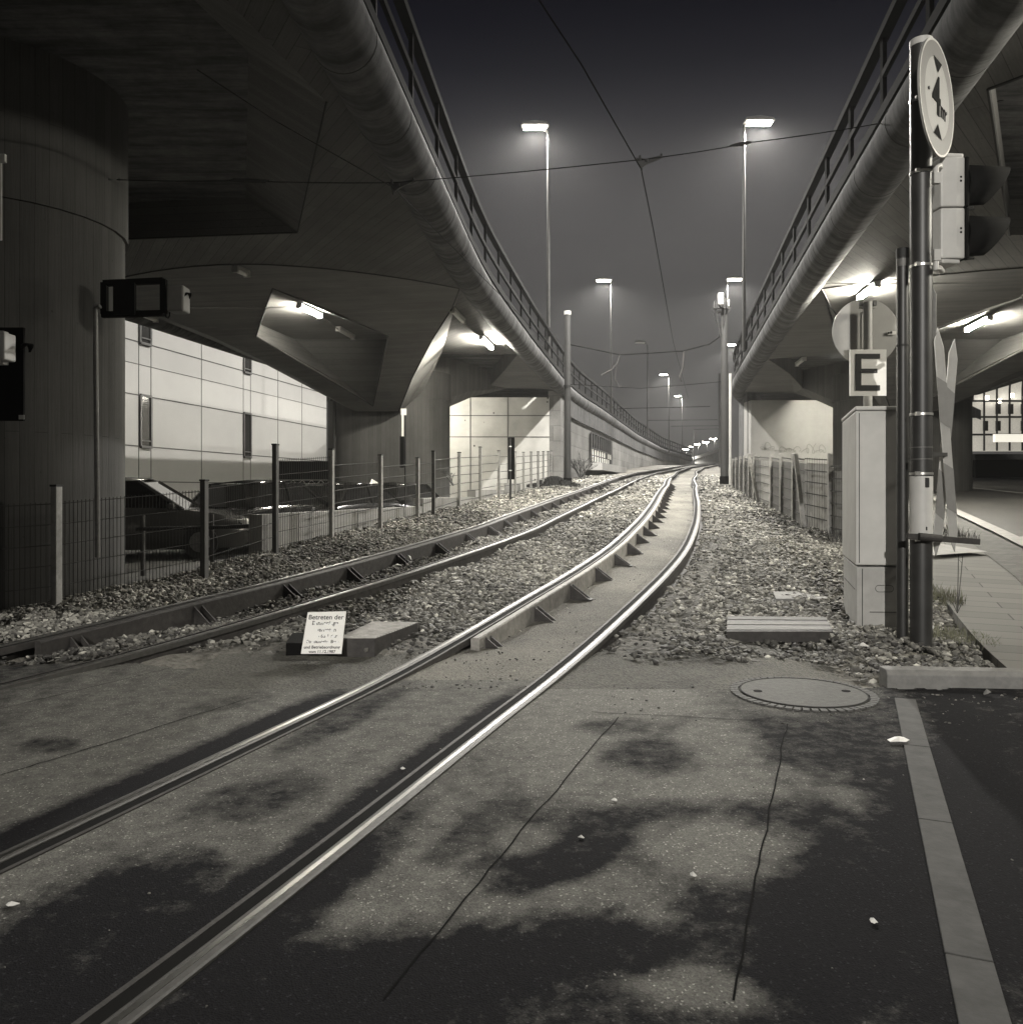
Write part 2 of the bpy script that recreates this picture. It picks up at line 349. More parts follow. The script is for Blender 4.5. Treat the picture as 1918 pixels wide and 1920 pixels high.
RAILP = {'rail_head': [(-.034, -.035), (-.034, .004), (-.027, .008), (.027, .008), (.034, .004), (.034, -.035)],
         'web': [(-.010, -.15), (-.010, -.034), (.010, -.034), (.010, -.15)],
         'lip': [(.084, -.05), (.084, .002), (.102, .002), (.102, -.05)],
         'foot': [(-.075, -.165), (-.075, -.15), (.11, -.15), (.11, -.165)]}
def make_track(name, label, T, offs, guard_off):
    t = thing(name, label, 'tram track', (float(T.xs[40]), float(T.ys[40]), float(g(T.ys[40]))), 'tram tracks')
    for k, off in enumerate(offs):
        inner = 1 if k == 0 else -1
        pa = T.rail(off)
        mb = MB(); mb.sweep(pa, [(a, b) for a, b in RAILP['rail_head']]); hd = mb.build('rail', M_railside, t)
        MB().sweep(pa, [(inner*.004-.010, .006), (inner*.004-.010, .0092), (inner*.004+.010, .0092), (inner*.004+.010, .006)]).build('running_band', M_head, hd)
        mb = MB(); mb.sweep(pa, [(inner*a, b) for a, b in RAILP['web']]); mb.sweep(pa, [(inner*a, b) for a, b in RAILP['foot']]); mb.sweep(pa, [(inner*a, b) for a, b in RAILP['lip']])
        mb.build('rail_web', M_rust, hd)
        MB().sweep(pa, [(inner*.034, -.06), (inner*.034, -.0005), (inner*.085, -.0005), (inner*.085, -.06)]).build('groove', M_black, hd)  # solid black fill, its colour standing in for the shade inside the groove
    gp = T.rail(guard_off, 6.35, 34, .012)
    mb = MB(); mb.sweep(gp, [(-.035, -.20), (-.035, -.012), (-.020, 0), (.030, 0), (.038, -.012), (.038, -.20)]); gd = mb.build('guard_rail', M_rustl if name.endswith('x') else (M_rustl if T is TR else M_rust), t)
    y = 6.72
    while y < 30:
        X = float(track_x(T, guard_off, y)); i = int(np.argmin(abs(T.ys-y))); rt = Vector((T.rx[i], T.ry[i], 0)); al = Vector((-rt.y, rt.x, 0))
        z = float(g(y))+float(railh(y))
        b = Vector((X, y, z))
        mb = MB()
        tri = lambda q: [b+rt*.04+Vector((0, 0, -.015))+al*q, b+rt*.26+Vector((0, 0, -.175))+al*q, b+rt*.04+Vector((0, 0, -.175))+al*q]
        mb.prism(tri(-.05), al*.014); mb.prism(tri(.04), al*.014)
        mb.beam(b+rt*.05+Vector((0, 0, -.14)), b+rt*.27+Vector((0, 0, -.17)), .11, .012)
        mb.build('bracket', M_rust, t)
        y += 1.05
    return t
make_track('tram_track', 'curving tram track beside the grey cabinet, pale sand between its rails', TR, (0, GA), .15)
make_track('tram_track', 'left tram track running past the mesh fence, dark guard rail and gravel between its rails', TL, (-GA, 0), -GA+.15)

# ------------------------------------------------------------------ ground sheets
def sheet(name, xs, ys, zf, mat, keep=None):
    X, Y = np.meshgrid(xs, ys); Z = zf(X, Y); nx, ny = len(xs), len(ys)
    v = np.stack([X.ravel(), Y.ravel(), Z.ravel()], 1)
    i = np.arange(nx-1)[None, :]+np.arange(ny-1)[:, None]*nx
    f = np.stack([i, i+1, i+1+nx, i+nx], -1).reshape(-1, 4)
    if keep is not None:
        c = v[f].mean(1); f = f[keep(c[:, 0], c[:, 1])]
    me = bpy.data.meshes.new(name); me.from_pydata(v.tolist(), [], f.tolist()); me.materials.append(mat)
    ob = bpy.data.objects.new(name, me); COL.objects.link(ob); return ob, v
def lumps(X, Y, a=1.0):
    return a*(.018*np.sin(X*3.1+Y*1.7)+.014*np.sin(X*5.3-Y*4.1+1)+.009*np.sin(X*11+Y*9))
gx = np.concatenate([np.linspace(-300, -20, 12), np.linspace(-19, 16, 281), np.linspace(17, 300, 18)])
gy = np.concatenate([np.linspace(-80, 0, 9), np.linspace(1, 36, 250), np.linspace(37, 120, 60), np.linspace(130, 500, 14)])
def gz(X, Y):
    z = terrain(X, Y)
    inner = (Y > 6.0) & (X > fence_x(Y)-.2) & (X < 6) & (Y < 40)
    z = z+np.where(inner, lumps(X, Y), 0)-.022
    # ballast sinks between and just beside the rails
    for T, o in ((TR, GA/2), (TL, -GA/2)):
        d = abs(X-track_x(T, o, Y)); z = z-np.where((d < .62) & (Y > 5.6) & (Y < 60), .085, 0)
    z = z-np.where((Y < 6.3) & (X > -8), .03, 0)
    return z
o, _ = sheet('ground', gx, gy, gz, M_ground); struct(o)
# sandy fill inside the right track
sy = np.linspace(5.2, 40, 300); A = []; B = []
mb = MB()
rows = []
for y in sy:
    x0 = float(track_x(TR, .045, y)); x1 = float(track_x(TR, GA-.09, y)); 
    rows.append([(x0+(x1-x0)*k/12, y, float(g(y))+(-.010 if y < 5.85 else -.012)+(-.006 if y < 5.5 else 0)+.012*math.sin(k*.9+y*2.3)*min(1, max(0, y-6))-min(.065, max(0, (y-6)*.055))*(1-.25*math.sin(math.pi*k/12))-.0) for k in range(13)])
for a, b in zip(rows[:-1], rows[1:]): mb.strip(a, b)
o = mb.build('track_bed', M_sand, smooth=False); struct(o)
# sandy shoulder between gravel and asphalt
o, _ = sheet('verge', np.linspace(-2.2, 2.45, 120), np.linspace(5.2, 7.3, 60), lambda X, Y: g(Y)-.006+.010*np.sin(X*7+Y*5)*np.clip(Y-5.8, 0, 1)-np.clip(Y-6.5+.25*np.sin(X*2.3)+.1*np.sin(X*7.1), 0, 1)*.16-np.clip(X-1.9, 0, 1)*.12-np.clip(track_x(TL, .35, Y)-X, 0, 1)*.2, M_verge,
            keep=lambda X, Y: (X > track_x(TL, .12, Y)) & ((X < track_x(TR, -.02, Y)) | (X > track_x(TR, GA+.02, Y)))); struct(o)

# asphalt crossing with damp dark and dry light patches
M_asph, nt_, n_, b_ = newmat('crossing_asphalt')
tc_ = N(nt_, 'ShaderNodeTexCoord'); at = N(nt_, 'ShaderNodeAttribute', attribute_name='dry')
n1 = N(nt_, 'ShaderNodeTexNoise', i_Scale=9.0, i_Detail=8.0, i_Roughness=.75); n2 = N(nt_, 'ShaderNodeTexVoronoi', i_Scale=170.0); n3 = N(nt_, 'ShaderNodeTexNoise', i_Scale=260.0, i_Detail=2.0)
for q in (n1, n2, n3): nt_.links.new(tc_.outputs['Object'], q.inputs['Vector'])
a1 = N(nt_, 'ShaderNodeMath', operation='MULTIPLY_ADD'); a1.inputs[1].default_value = .8; nt_.links.new(n1.outputs[0], a1.inputs[0]); nt_.links.new(at.outputs['Fac'], a1.inputs[2])
r1 = N(nt_, 'ShaderNodeMapRange', i_From_Min=.66, i_From_Max=1.12); nt_.links.new(a1.outputs[0], r1.inputs[0])
mx = N(nt_, 'ShaderNodeMix', data_type='RGBA'); mx.inputs[6].default_value = (.0100, .0098, .0110, 1); mx.inputs[7].default_value = (.15, .147, .134, 1); nt_.links.new(r1.outputs[0], mx.inputs[0])
sc = N(nt_, 'ShaderNodeSeparateColor'); nt_.links.new(n2.outputs['Color'], sc.inputs[0])
r2 = N(nt_, 'ShaderNodeMapRange', i_From_Min=0, i_From_Max=1, i_To_Min=.74, i_To_Max=1.25); nt_.links.new(sc.outputs[0], r2.inputs[0])
gl = N(nt_, 'ShaderNodeMapRange', i_From_Min=.965, i_From_Max=.98, i_To_Min=0, i_To_Max=1.7); nt_.links.new(sc.outputs[1], gl.inputs[0])  # sparse grains brightened in the base colour, painted as glints
ad = N(nt_, 'ShaderNodeMath', operation='ADD'); nt_.links.new(r2.outputs[0], ad.inputs[0]); nt_.links.new(gl.outputs[0], ad.inputs[1])
vs = N(nt_, 'ShaderNodeVectorMath', operation='SCALE'); nt_.links.new(mx.outputs[2], vs.inputs[0]); nt_.links.new(ad.outputs[0], vs.inputs['Scale'])
nt_.links.new(vs.outputs[0], b_.inputs['Base Color'])
rr = N(nt_, 'ShaderNodeMapRange', i_From_Min=0, i_From_Max=1, i_To_Min=.92, i_To_Max=.8); nt_.links.new(r1.outputs[0], rr.inputs[0]); nt_.links.new(rr.outputs[0], b_.inputs['Roughness'])
bp = N(nt_, 'ShaderNodeBump', i_Strength=.5, i_Distance=.003); h1 = N(nt_, 'ShaderNodeMath', operation='ADD'); nt_.links.new(n2.outputs['Distance'], h1.inputs[0]); nt_.links.new(n3.outputs[0], h1.inputs[1]); nt_.links.new(h1.outputs[0], bp.inputs['Height']); nt_.links.new(bp.outputs[0], b_.inputs['Normal'])
b_.inputs['Specular IOR Level'].default_value = .07
def edge_y(X):      # far edge of the asphalt
    return np.interp(X, [-20, -3.3, -2.4, -1.6, .3, 1.6, 2.4, 9], [6.1, 6.05, 5.98, 5.68, 5.66, 5.6, 5.34, 5.3])
ax = np.arange(-7.5, 7.5, .03); ay = np.arange(1.0, 6.2, .03)
o, v = sheet('crossing', ax, ay, lambda X, Y: .0+.0*X, M_asph,
             keep=lambda X, Y: (Y < edge_y(X)+.05*np.sin(X*4.1+1)+.03*np.sin(X*11)+.02*np.sin(X*27))); struct(o)
# patches: photo ellipses (cx, cy, rx, ry, value); + dry / - damp
px = CX+v[:, 0]/v[:, 1]*F; py = HZ+H/v[:, 1]*F
dry = np.full(len(v), .30)
def blob(cx, cy, rx, ry, val, rot=0, soft=.30):
    global dry
    c, s = math.cos(D(rot)), math.sin(D(rot)); u = (px-cx)*c+(py-cy)*s; q = -(px-cx)*s+(py-cy)*c
    r = np.sqrt((u/rx)**2+(q/ry)**2)+.10*np.sin(px*.031+py*.017)*np.sin(py*.045-px*.013)+.05*np.sin(px*.09+py*.13); k = np.clip((1+soft-r)/(2*soft), 0, 1); dry = dry*(1-k)+val*k
blob(300, 1450, 620, 250, .62, -20); blob(850, 1320, 420, 120, .66, -8); blob(560, 1430, 520, 140, .60, -30)
blob(1180, 1310, 200, 42, .72); blob(1060, 1370, 150, 120, .70, -40); blob(1270, 1466, 250, 42, .70, 0); blob(1330, 1400, 90, 60, .66)
blob(1215, 1420, 90, 32, .34); blob(1150, 1362, 70, 16, .42); blob(1150, 1480, 60, 25, .62, -30)
blob(780, 1560, 230, 120, .58, -45); blob(1365, 1597, 160, 58, .72, 6); blob(960, 1700, 300, 62, .62, -12); blob(730, 1660, 160, 80, .64, -20); blob(1175, 1700, 90, 50, .6, 20)
blob(1290, 1850, 130, 42, .66, 8); blob(1610, 1500, 80, 20, .55, 8); blob(1480, 1460, 50, 20, .55, 30); blob(985, 1575, 60, 30, .6)
blob(480, 1500, 120, 38, .36, -12); blob(90, 1398, 60, 14, .38, -4); blob(430, 1320, 90, 12, .5, -12); blob(300, 1660, 150, 50, .3, -10); blob(130, 1780, 260, 110, .22, -30)
blob(560, 1690, 260, 55, .22, -38); blob(880, 1560, 90, 30, .36, -38); blob(700, 1850, 420, 90, .15, -12); blob(1050, 1620, 130, 40, .22, -20); blob(1140, 1780, 130, 60, .2)
blob(1680, 1440, 60, 110, .30, 10); blob(1800, 1600, 150, 320, .16); blob(1560, 1750, 150, 160, .14); blob(1480, 1300, 160, 48, .5); blob(1700, 1370, 60, 60, .34)
blob(620, 1250, 260, 16, .5, -4); blob(640, 1350, 130, 22, .36, -27)
# greasy band along each rail
for T, off in ((TR, 0), (TR, GA), (TL, 0), (TL, -GA)):
    d = v[:, 0]-track_x(T, off, v[:, 1]); dd = d-(-.12 if off == 0 else -.11)
    k = np.clip(1.25-abs(dd)/.13, 0, 1)*.9*np.clip((5.55-v[:, 1])/.7, .0, 1); dry = dry*(1-k)+.0*k
a_ = o.data.attributes.new('dry', 'FLOAT', 'POINT'); a_.data.foreach_set('value', dry.astype(np.float32))

def ribbon(mb, pts, wd, z=None, lift=.004):
    pts = [Vector(p) for p in pts]
    for a, b in zip(pts[:-1], pts[1:]):
        d = (b-a); d.z = 0; d.normalize(); n = Vector((-d.y, d.x, 0))*wd/2
        n_ = max(1, int((b-a).length/.4))
        L = [a.lerp(b, i/n_) for i in range(n_+1)]
        for p in L: p.z = (float(g(p.y)) if z is None else z)+lift
        mb.strip([p+n for p in L], [p-n for p in L])
mb = MB()
for l in ([(1160, 1345), (1010, 1520), (720, 1875)], [(1475, 1358), (1440, 1540), (1375, 1880)], [(1110, 1336), (1290, 1345), (1475, 1355)], [(0, 1455), (200, 1395), (470, 1308)], [(0, 1330), (200, 1280), (330, 1245)]):
    q = [G(*p) for p in l]; L = []
    for a, b in zip(q[:-1], q[1:]):
        for i in range(12):
            c = a.lerp(b, i/12); L.append(c+Vector((random.uniform(-.006, .006), random.uniform(-.006, .006), 0)))
    L.append(q[-1]); ribbon(mb, L, .006, 0, lift=.003)
o = mb.build('road_joint', simple('asphalt_joint', .004, .9, spec=.05), recalc=False); struct(o)
# flush concrete edging strip in the asphalt
mb = MB(); a, b = G(1697, 1312), G(1856, 1960)
d = (b-a).normalized(); n_ = Vector((-d.y, d.x, 0))*.058; t0 = 0; L = (b-a).length
while t0 < L:
    t1 = min(t0+1.0, L); p, q = a+d*t0, a+d*(t1-.006); mb.add([p+n_+Vector((0, 0, -.03)), p-n_+Vector((0, 0, -.03)), q-n_+Vector((0, 0, -.03)), q+n_+Vector((0, 0, -.03)), p+n_+Vector((0, 0, .007)), p-n_+Vector((0, 0, .007)), q-n_+Vector((0, 0, .007)), q+n_+Vector((0, 0, .007))],
        [(0, 1, 2, 3), (4, 5, 6, 7), (0, 1, 5, 4), (1, 2, 6, 5), (2, 3, 7, 6), (3, 0, 4, 7)]); t0 = t1
o = mb.build('edging_strip', simple('edging_concrete', .055, .9, var=.3, scale=9, bump=.4), bevel=.003); struct(o)
# kerb across the gravel bed
KA = Vector((2.42, 5.36, 0)); KB = Vector((6.5, 5.02, 0)); kd = (KB-KA).normalized(); kn = Vector((-kd.y, kd.x, 0))
mb = MB(); t0 = 0
while t0 < 4:
    p = KA+kd*t0; q = KA+kd*(t0+.995); mb.prism([p+Vector((0, 0, -.1)), p+Vector((0, 0, .075)), p+kn*.03+Vector((0, 0, .105)), p+kn*.15+Vector((0, 0, .105)), p+kn*.15+Vector((0, 0, -.1))], q-p); t0 += 1.0
o = mb.build('kerb', M_kerb, bevel=.006); struct(o)
# sidewalk, street
M_brick, nt_, n_, b_ = newmat('small_paving_blocks')
tc_ = N(nt_, 'ShaderNodeTexCoord'); mp = N(nt_, 'ShaderNodeMapping'); mp.inputs['Rotation'].default_value = (0, 0, D(-4)); nt_.links.new(tc_.outputs['Object'], mp.inputs[0])
br = N(nt_, 'ShaderNodeTexBrick'); br.inputs['Scale'].default_value = 1; br.inputs['Brick Width'].default_value = .20; br.inputs['Row Height'].default_value = .10; br.inputs['Mortar Size'].default_value = .006
br.inputs['Color1'].default_value = (.05, .049, .045, 1); br.inputs['Color2'].default_value = (.09, .088, .08, 1); br.inputs['Mortar'].default_value = (.03, .03, .027, 1)
nt_.links.new(mp.outputs[0], br.inputs['Vector']); nt_.links.new(br.outputs['Color'], b_.inputs['Base Color']); b_.inputs['Roughness'].default_value = .75
bp = N(nt_, 'ShaderNodeBump', i_Strength=.6, i_Distance=.01, invert=True); nt_.links.new(br.outputs['Fac'], bp.inputs['Height']); nt_.links.new(bp.outputs[0], b_.inputs['Normal'])
M_slab, nt_, n_, b_ = newmat('sidewalk_slabs')
tc_ = N(nt_, 'ShaderNodeTexCoord'); mp = N(nt_, 'ShaderNodeMapping'); mp.inputs['Rotation'].default_value = (0, 0, D(22)); nt_.links.new(tc_.outputs['Object'], mp.inputs[0])
br = N(nt_, 'ShaderNodeTexBrick', offset=.5); br.inputs['Scale'].default_value = 1; br.inputs['Brick Width'].default_value = .9; br.inputs['Row Height'].default_value = .30; br.inputs['Mortar Size'].default_value = .007
br.inputs['Color1'].default_value = (.10, .098, .09, 1); br.inputs['Color2'].default_value = (.14, .137, .125, 1); br.inputs['Mortar'].default_value = (.03, .03, .027, 1)
nt_.links.new(mp.outputs[0], br.inputs['Vector']); nt_.links.new(br.outputs['Color'], b_.inputs['Base Color']); b_.inputs['Roughness'].default_value = .8
sw0 = lambda Y: np.interp(Y, [5.3, 6.5, 9.7, 40], [3.2, 3.63, 4.85, 15.6])      # inner edge of the sidewalk
sw1 = lambda Y: sw0(Y)+np.interp(Y, [5.3, 9.7, 40], [.75, 1.0, 1.6])
o, _ = sheet('sidewalk', np.linspace(0, 1, 12), np.linspace(5.45, 40, 150), lambda X, Y: g(Y)*0, M_slab)
me = o.data; co = np.array([v_.co[:] for v_ in me.vertices]); co[:, 0] = sw0(co[:, 1])+co[:, 0]*(sw1(co[:, 1])-sw0(co[:, 1])); co[:, 2] = np.maximum(g(co[:, 1]), .0)+.092*np.exp(-(co[:, 1]-5.3)*.35); me.vertices.foreach_set('co', co.ravel()); struct(o)
md = o.modifiers.new('so', 'SOLIDIFY'); md.thickness = .12; md.offset = -1
o, _ = sheet('paved_strip', np.linspace(0, 1, 10), np.linspace(5.2, 40, 150), lambda X, Y: g(Y)*0, M_brick)
me = o.data; co = np.array([v_.co[:] for v_ in me.vertices]); wl = lambda Y: np.interp(Y, [5.2, 11.9, 18, 40], [5.6, 7.3, 9.4, 18.5]); co[:, 0] = sw1(co[:, 1])+.012+co[:, 0]*(wl(co[:, 1])-sw1(co[:, 1])); co[:, 2] = g(co[:, 1])+.085*np.exp(-(co[:, 1]-5.3)*.35); me.vertices.foreach_set('co', co.ravel()); struct(o)
o, _ = sheet('road', np.linspace(0, 1, 30), np.linspace(2, 75, 180), lambda X, Y: g(Y)*0, M_road)
me = o.data; co = np.array([v_.co[:] for v_ in me.vertices]); co[:, 0] = wl(co[:, 1])+co[:, 0]*26; co[:, 2] = g(co[:, 1])+.06*np.exp(-abs(co[:, 1]-5.3)*.35); me.vertices.foreach_set('co', co.ravel()); struct(o)
mb = MB(); wy = list(np.linspace(8, 26, 30)); ribbon(mb, [Vector((float(wl(y))+.12, y, 0)) for y in wy], .22, lift=.045)
p = [G(1745, 1020, .03), G(1742, 1046, .03), G(1852, 1038, .03)]; mb.face(*[q+Vector((0, 0, .03)) for q in p])
mb.face(*[G(*q, .05) for q in ((1893, 1007), (1960, 1004), (1960, 1020))])
ribbon(mb, [G(1790, 914), G(1960, 932)], .22, lift=.05)
o = mb.build('road_marking', simple('worn_white_paint', .26, .7, var=.2, scale=6), recalc=False); struct(o)
o, _ = sheet('parking_lot', np.linspace(-60, -.0, 60), np.linspace(2, 33, 60), lambda X, Y: X*0+.0, M_lot, keep=lambda X, Y: X < fence_x(Y)-1.6); struct(o)

# ------------------------------------------------------------------ ballast stones: one sheet of loose stones nobody could count
def stones():
    ico = []
    t = (1+5**.5)/2
    for a, b in ((-1, t), (1, t), (-1, -t), (1, -t)): ico.append((a, b, 0))
    for a, b in ((-1, t), (1, t), (-1, -t), (1, -t)): ico.append((0, a, b))
    for a, b in ((t, -1), (t, 1), (-t, -1), (-t, 1)): ico.append((a, 0, b))
    ico = np.array(ico); ico /= np.linalg.norm(ico[0])
    fc = np.array([(0, 11, 5), (0, 5, 1), (0, 1, 7), (0, 7, 10), (0, 10, 11), (1, 5, 9), (5, 11, 4), (11, 10, 2), (10, 7, 6), (7, 1, 8), (3, 9, 4), (3, 4, 2), (3, 2, 6), (3, 6, 8), (3, 8, 9), (4, 9, 5), (2, 4, 11), (6, 2, 10), (8, 6, 7), (9, 8, 1)])
    XY = []
    for y0, y1, dens, r0, r1 in ((5.45, 9, 760, .010, .034), (9, 14, 520, .013, .034), (14, 22, 250, .018, .042), (22, 42, 85, .026, .060)):
        x0, x1 = -9, 16
        n = int((x1-x0)*(y1-y0)*dens); X = rng.uniform(x0, x1, n); Y = rng.uniform(y0, y1, n); r = r0+(r1-r0)*rng.random(n)**2.2
        XY.append(np.stack([X, Y, r], 1))
    A = np.concatenate(XY); X, Y, r = A.T
    rx = np.interp(Y, [5.3, 6.5, 9.7, 14, 22, 42], [3.15, 3.58, 4.8, 5.4, 6.9, 11.5])
    wob = .12*np.sin(X*3.7)+.08*np.sin(X*9.1+2)
    keep = (X > fence_x(Y)-.25-(Y < 11)*.5) & (X < rx) & (X/Y < .64) & (X/Y > -.66)
    keep &= ~((X > track_x(TR, -.07, Y)) & (X < track_x(TR, GA+.07, Y)))
    for T, of in ((TL, 0), (TL, -GA), (TL, -GA+.15)): keep &= abs(X-track_x(T, of, Y)) > .075
    keep &= ~((Y < edge_y(X)+.12+np.where((X < 2.3) & (X > track_x(TL, 0, Y)), .38+wob, 0)) & (X < 2.4))
    keep &= ~((Y < 5.6-.08*(X-2.42)) & (X >= 2.4))
    # thin scatter on the sandy verge, on the beaten middle of the right shoulder
    sandy = (Y < 6.9+wob) & (X < 1.2) & (X > track_x(TL, .1, Y)); keep &= ~(sandy & (rng.random(len(X)) > .25))
    nearr = (abs(X-track_x(TR, GA+.25, Y)) < .25); keep &= ~(nearr & (rng.random(len(X)) > .35))
    extra = rng.random(len(X)) < 0
    X, Y, r = X[keep], Y[keep], r[keep]
    # a few strays inside the right track and on the asphalt edge
    m = 420; ys = 5.3+rng.random(m)**2*22; xs = track_x(TR, GA*.5, ys)+rng.normal(0, .3, m); X = np.append(X, np.clip(xs, track_x(TR, .2, ys), track_x(TR, GA-.12, ys))); Y = np.append(Y, ys); r = np.append(r, rng.uniform(.004, .013, m))
    m = 260; xs = rng.uniform(.6, 4.5, m); ys = 5.3-rng.random(m)**2*.9; X = np.append(X, xs); Y = np.append(Y, np.where(xs > 2.4, ys-.15, ys+.1)); r = np.append(r, rng.uniform(.003, .010, m))
    m = 300; ys = rng.uniform(1.8, 5.5, m); xs = rng.uniform(-4, 3.4, m); X = np.append(X, xs); Y = np.append(Y, ys); r = np.append(r, rng.uniform(.0015, .005, m))
    n = len(X); z = terrain(X, Y)+np.where((Y > 6) & (X < 6), lumps(X, Y), 0)
    for T, of in ((TL, -GA/2),): z = z-np.where((abs(X-track_x(T, of, Y)) < .55) & (Y > 6.2), .06, 0)
    dr = (X > track_x(TR, .05, Y)) & (X < track_x(TR, GA-.05, Y)); z = z-np.where(dr, np.clip((Y-6)*.055, 0, .065)+lumps(X, Y)*(Y > 6)+.008, 0)
    z = np.where(Y < 5.7, np.where((X > 2.42) & (Y > 5.45-.083*(X-2.42)), .035, .0), z)+r*.18+rng.random(n)*.012*(Y > 5.9)
    z += np.where((X > 2.5) & (Y > 5.5) & (Y < 7.5), .03*(1-np.clip(Y-6.5, 0, 1)), 0)
    V = ico[None]*(1+rng.uniform(-.42, .36, (n, 12, 1)))
    sc_ = np.stack([rng.uniform(.8, 1.35, n), rng.uniform(.7, 1.1, n), rng.uniform(.45, .8, n)], 1)*r[:, None]
    V = V*sc_[:, None]
    a = rng.uniform(0, 2*np.pi, n); ca, sa = np.cos(a), np.sin(a); tl = rng.normal(0, .35, n); ct, st = np.cos(tl), np.sin(tl)
    x, y, zz = V[..., 0], V[..., 1], V[..., 2]; y, zz = y*ct[:, None]-zz*st[:, None], y*st[:, None]+zz*ct[:, None]
    x, y = x*ca[:, None]-y*sa[:, None], x*sa[:, None]+y*ca[:, None]
    V = np.stack([x+X[:, None], y+Y[:, None], zz+z[:, None]], -1).reshape(-1, 3)
    Fc = (fc[None]+np.arange(n)[:, None, None]*12).reshape(-1, 3)
    me = bpy.data.meshes.new('ballast'); me.vertices.add(len(V)); me.vertices.foreach_set('co', V.ravel().astype(np.float32))
    me.loops.add(Fc.size); me.loops.foreach_set('vertex_index', Fc.ravel().astype(np.int32)); me.polygons.add(len(Fc))
    me.polygons.foreach_set('loop_start', np.arange(0, Fc.size, 3, dtype=np.int32)); me.update(calc_edges=True)
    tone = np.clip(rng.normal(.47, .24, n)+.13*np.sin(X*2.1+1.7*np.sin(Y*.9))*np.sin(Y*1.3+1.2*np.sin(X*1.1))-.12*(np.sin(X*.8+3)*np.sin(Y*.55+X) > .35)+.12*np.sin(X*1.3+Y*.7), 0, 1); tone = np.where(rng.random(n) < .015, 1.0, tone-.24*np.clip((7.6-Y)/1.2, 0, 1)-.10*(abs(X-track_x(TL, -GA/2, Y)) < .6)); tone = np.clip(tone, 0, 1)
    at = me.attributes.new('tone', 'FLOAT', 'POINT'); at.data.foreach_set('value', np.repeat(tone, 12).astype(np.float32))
    me.shade_flat(); me.materials.append(M_stone); ob = bpy.data.objects.new('ballast', me); COL.objects.link(ob); return ob
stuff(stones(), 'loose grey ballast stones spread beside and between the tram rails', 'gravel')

# ------------------------------------------------------------------ viaducts
def dens(path, step=.5):
    P_ = np.array(path, float); ys = np.arange(P_[0, 1], P_[-1, 1]+.01, step); xs = np.interp(ys, P_[:, 1], P_[:, 0])
    k = 9; w_ = np.hanning(k*2+1); w_ /= w_.sum(); xe = np.concatenate([xs[0]+(xs[1]-xs[0])*np.arange(-k, 0), xs, xs[-1]+(xs[-1]-xs[-2])*np.arange(1, k+1)])
    xs = np.convolve(xe, w_, mode='valid'); return ys, xs
def run(ys, xs, off, y0, y1, z, step=1):
    dx = np.gradient(xs, ys); L = np.sqrt(1+dx*dx); out = []
    for i in range(0, len(ys), step):
        if y0 <= ys[i] <= y1: out.append(((xs[i]+off/L[i], ys[i]-off*dx[i]/L[i], z), (1/L[i], -dx[i]/L[i], 0)))
    return out
def add_uv_tube(ob, ang, n): pass

def edge_members(root, ys, xs, s, yend, railspace=1.75):
    """round edge beam and the dark railing on top. s=+1: open air lies to the right of the deck"""
    R_, c = .30, (.24*s, .17)
    prof = [(c[0]+R_*math.cos(a), c[1]+R_*math.sin(a)) for a in np.linspace(0, 2*math.pi, 28, endpoint=False)]
    y_s = -8.6 if s > 0 else -12  # left deck stops short behind the viewer to let the rear lamp through
    mb = MB(); mb.sweep(run(ys, xs, 0, y_s, yend, ZD), prof); tb = mb.build('edge_beam', M_tube, root, smooth=True)
    # formwork seams standing proud around the beam
    y = 6.0; SM = simple('beam_seam', .035, .9)
    while y < min(yend, 60):
        mb = MB()
        x = float(np.interp(y, ys, xs)); p2 = [(c[0]+(R_+.0035)*math.cos(a), c[1]+(R_+.0035)*math.sin(a)) for a in np.linspace(0, 2*math.pi, 28, endpoint=False)]
        q = run(np.array([y-.5, y, y+.012]), np.interp([y-.5, y, y+.012], ys, xs), 0, y-.01, y+.02, ZD); mb.sweep(q, p2); mb.build('seam', SM, tb, smooth=True); y += 1.55
    # parapet plate, railing
    ro = .40*s; zb = ZD+.50
    mb = MB(); mb.sweep(run(ys, xs, 0, y_s, yend, ZD), [(.10*s, .3), (.10*s, .53), (.46*s, .53), (.46*s, .45)]); mb.build('kerb_plate', M_rail, root)
    rl = MB()
    for h, wd, ht in ((.07, .07, .11), (.50, .05, .08), (.97, .12, .10)):
        rl.sweep(run(ys, xs, ro, y_s, yend, zb+h), [(-wd/2, -ht/2), (wd/2, -ht/2), (wd/2, ht/2), (-wd/2, ht/2)])
    rr_ = rl.build('railing', M_rail, root)
    y = 4.5; n = 0
    mbx = MB()
    while y < min(yend, 58):
        x, yy, z = run(np.array([y-.3, y, y+.3]), np.interp([y-.3, y, y+.3], ys, xs), ro, y-.01, y+.01, zb)[0][0]
        m1 = MB(); m1.beam((x, yy, z), (x, yy, z+.97), .05, .07, up=(0, 1, 0)); m1.build('railing_post', M_rail, rr_); y += railspace; n += 1
    if yend > 60:
        while y < yend-1:
            x, yy, z = run(np.array([y-.3, y, y+.3]), np.interp([y-.3, y, y+.3], ys, xs), ro, y-.01, y+.01, zb)[0][0]
            mbx.beam((x, yy, z), (x, yy, z+.97), .06, .07, up=(0, 1, 0)); y += railspace
        o = mbx.build('far_railing_posts', M_rail, rr_); o['kind'] = 'stuff'
    # glass/steel noise screen set behind the railing, slightly lighter against the sky
    return tb
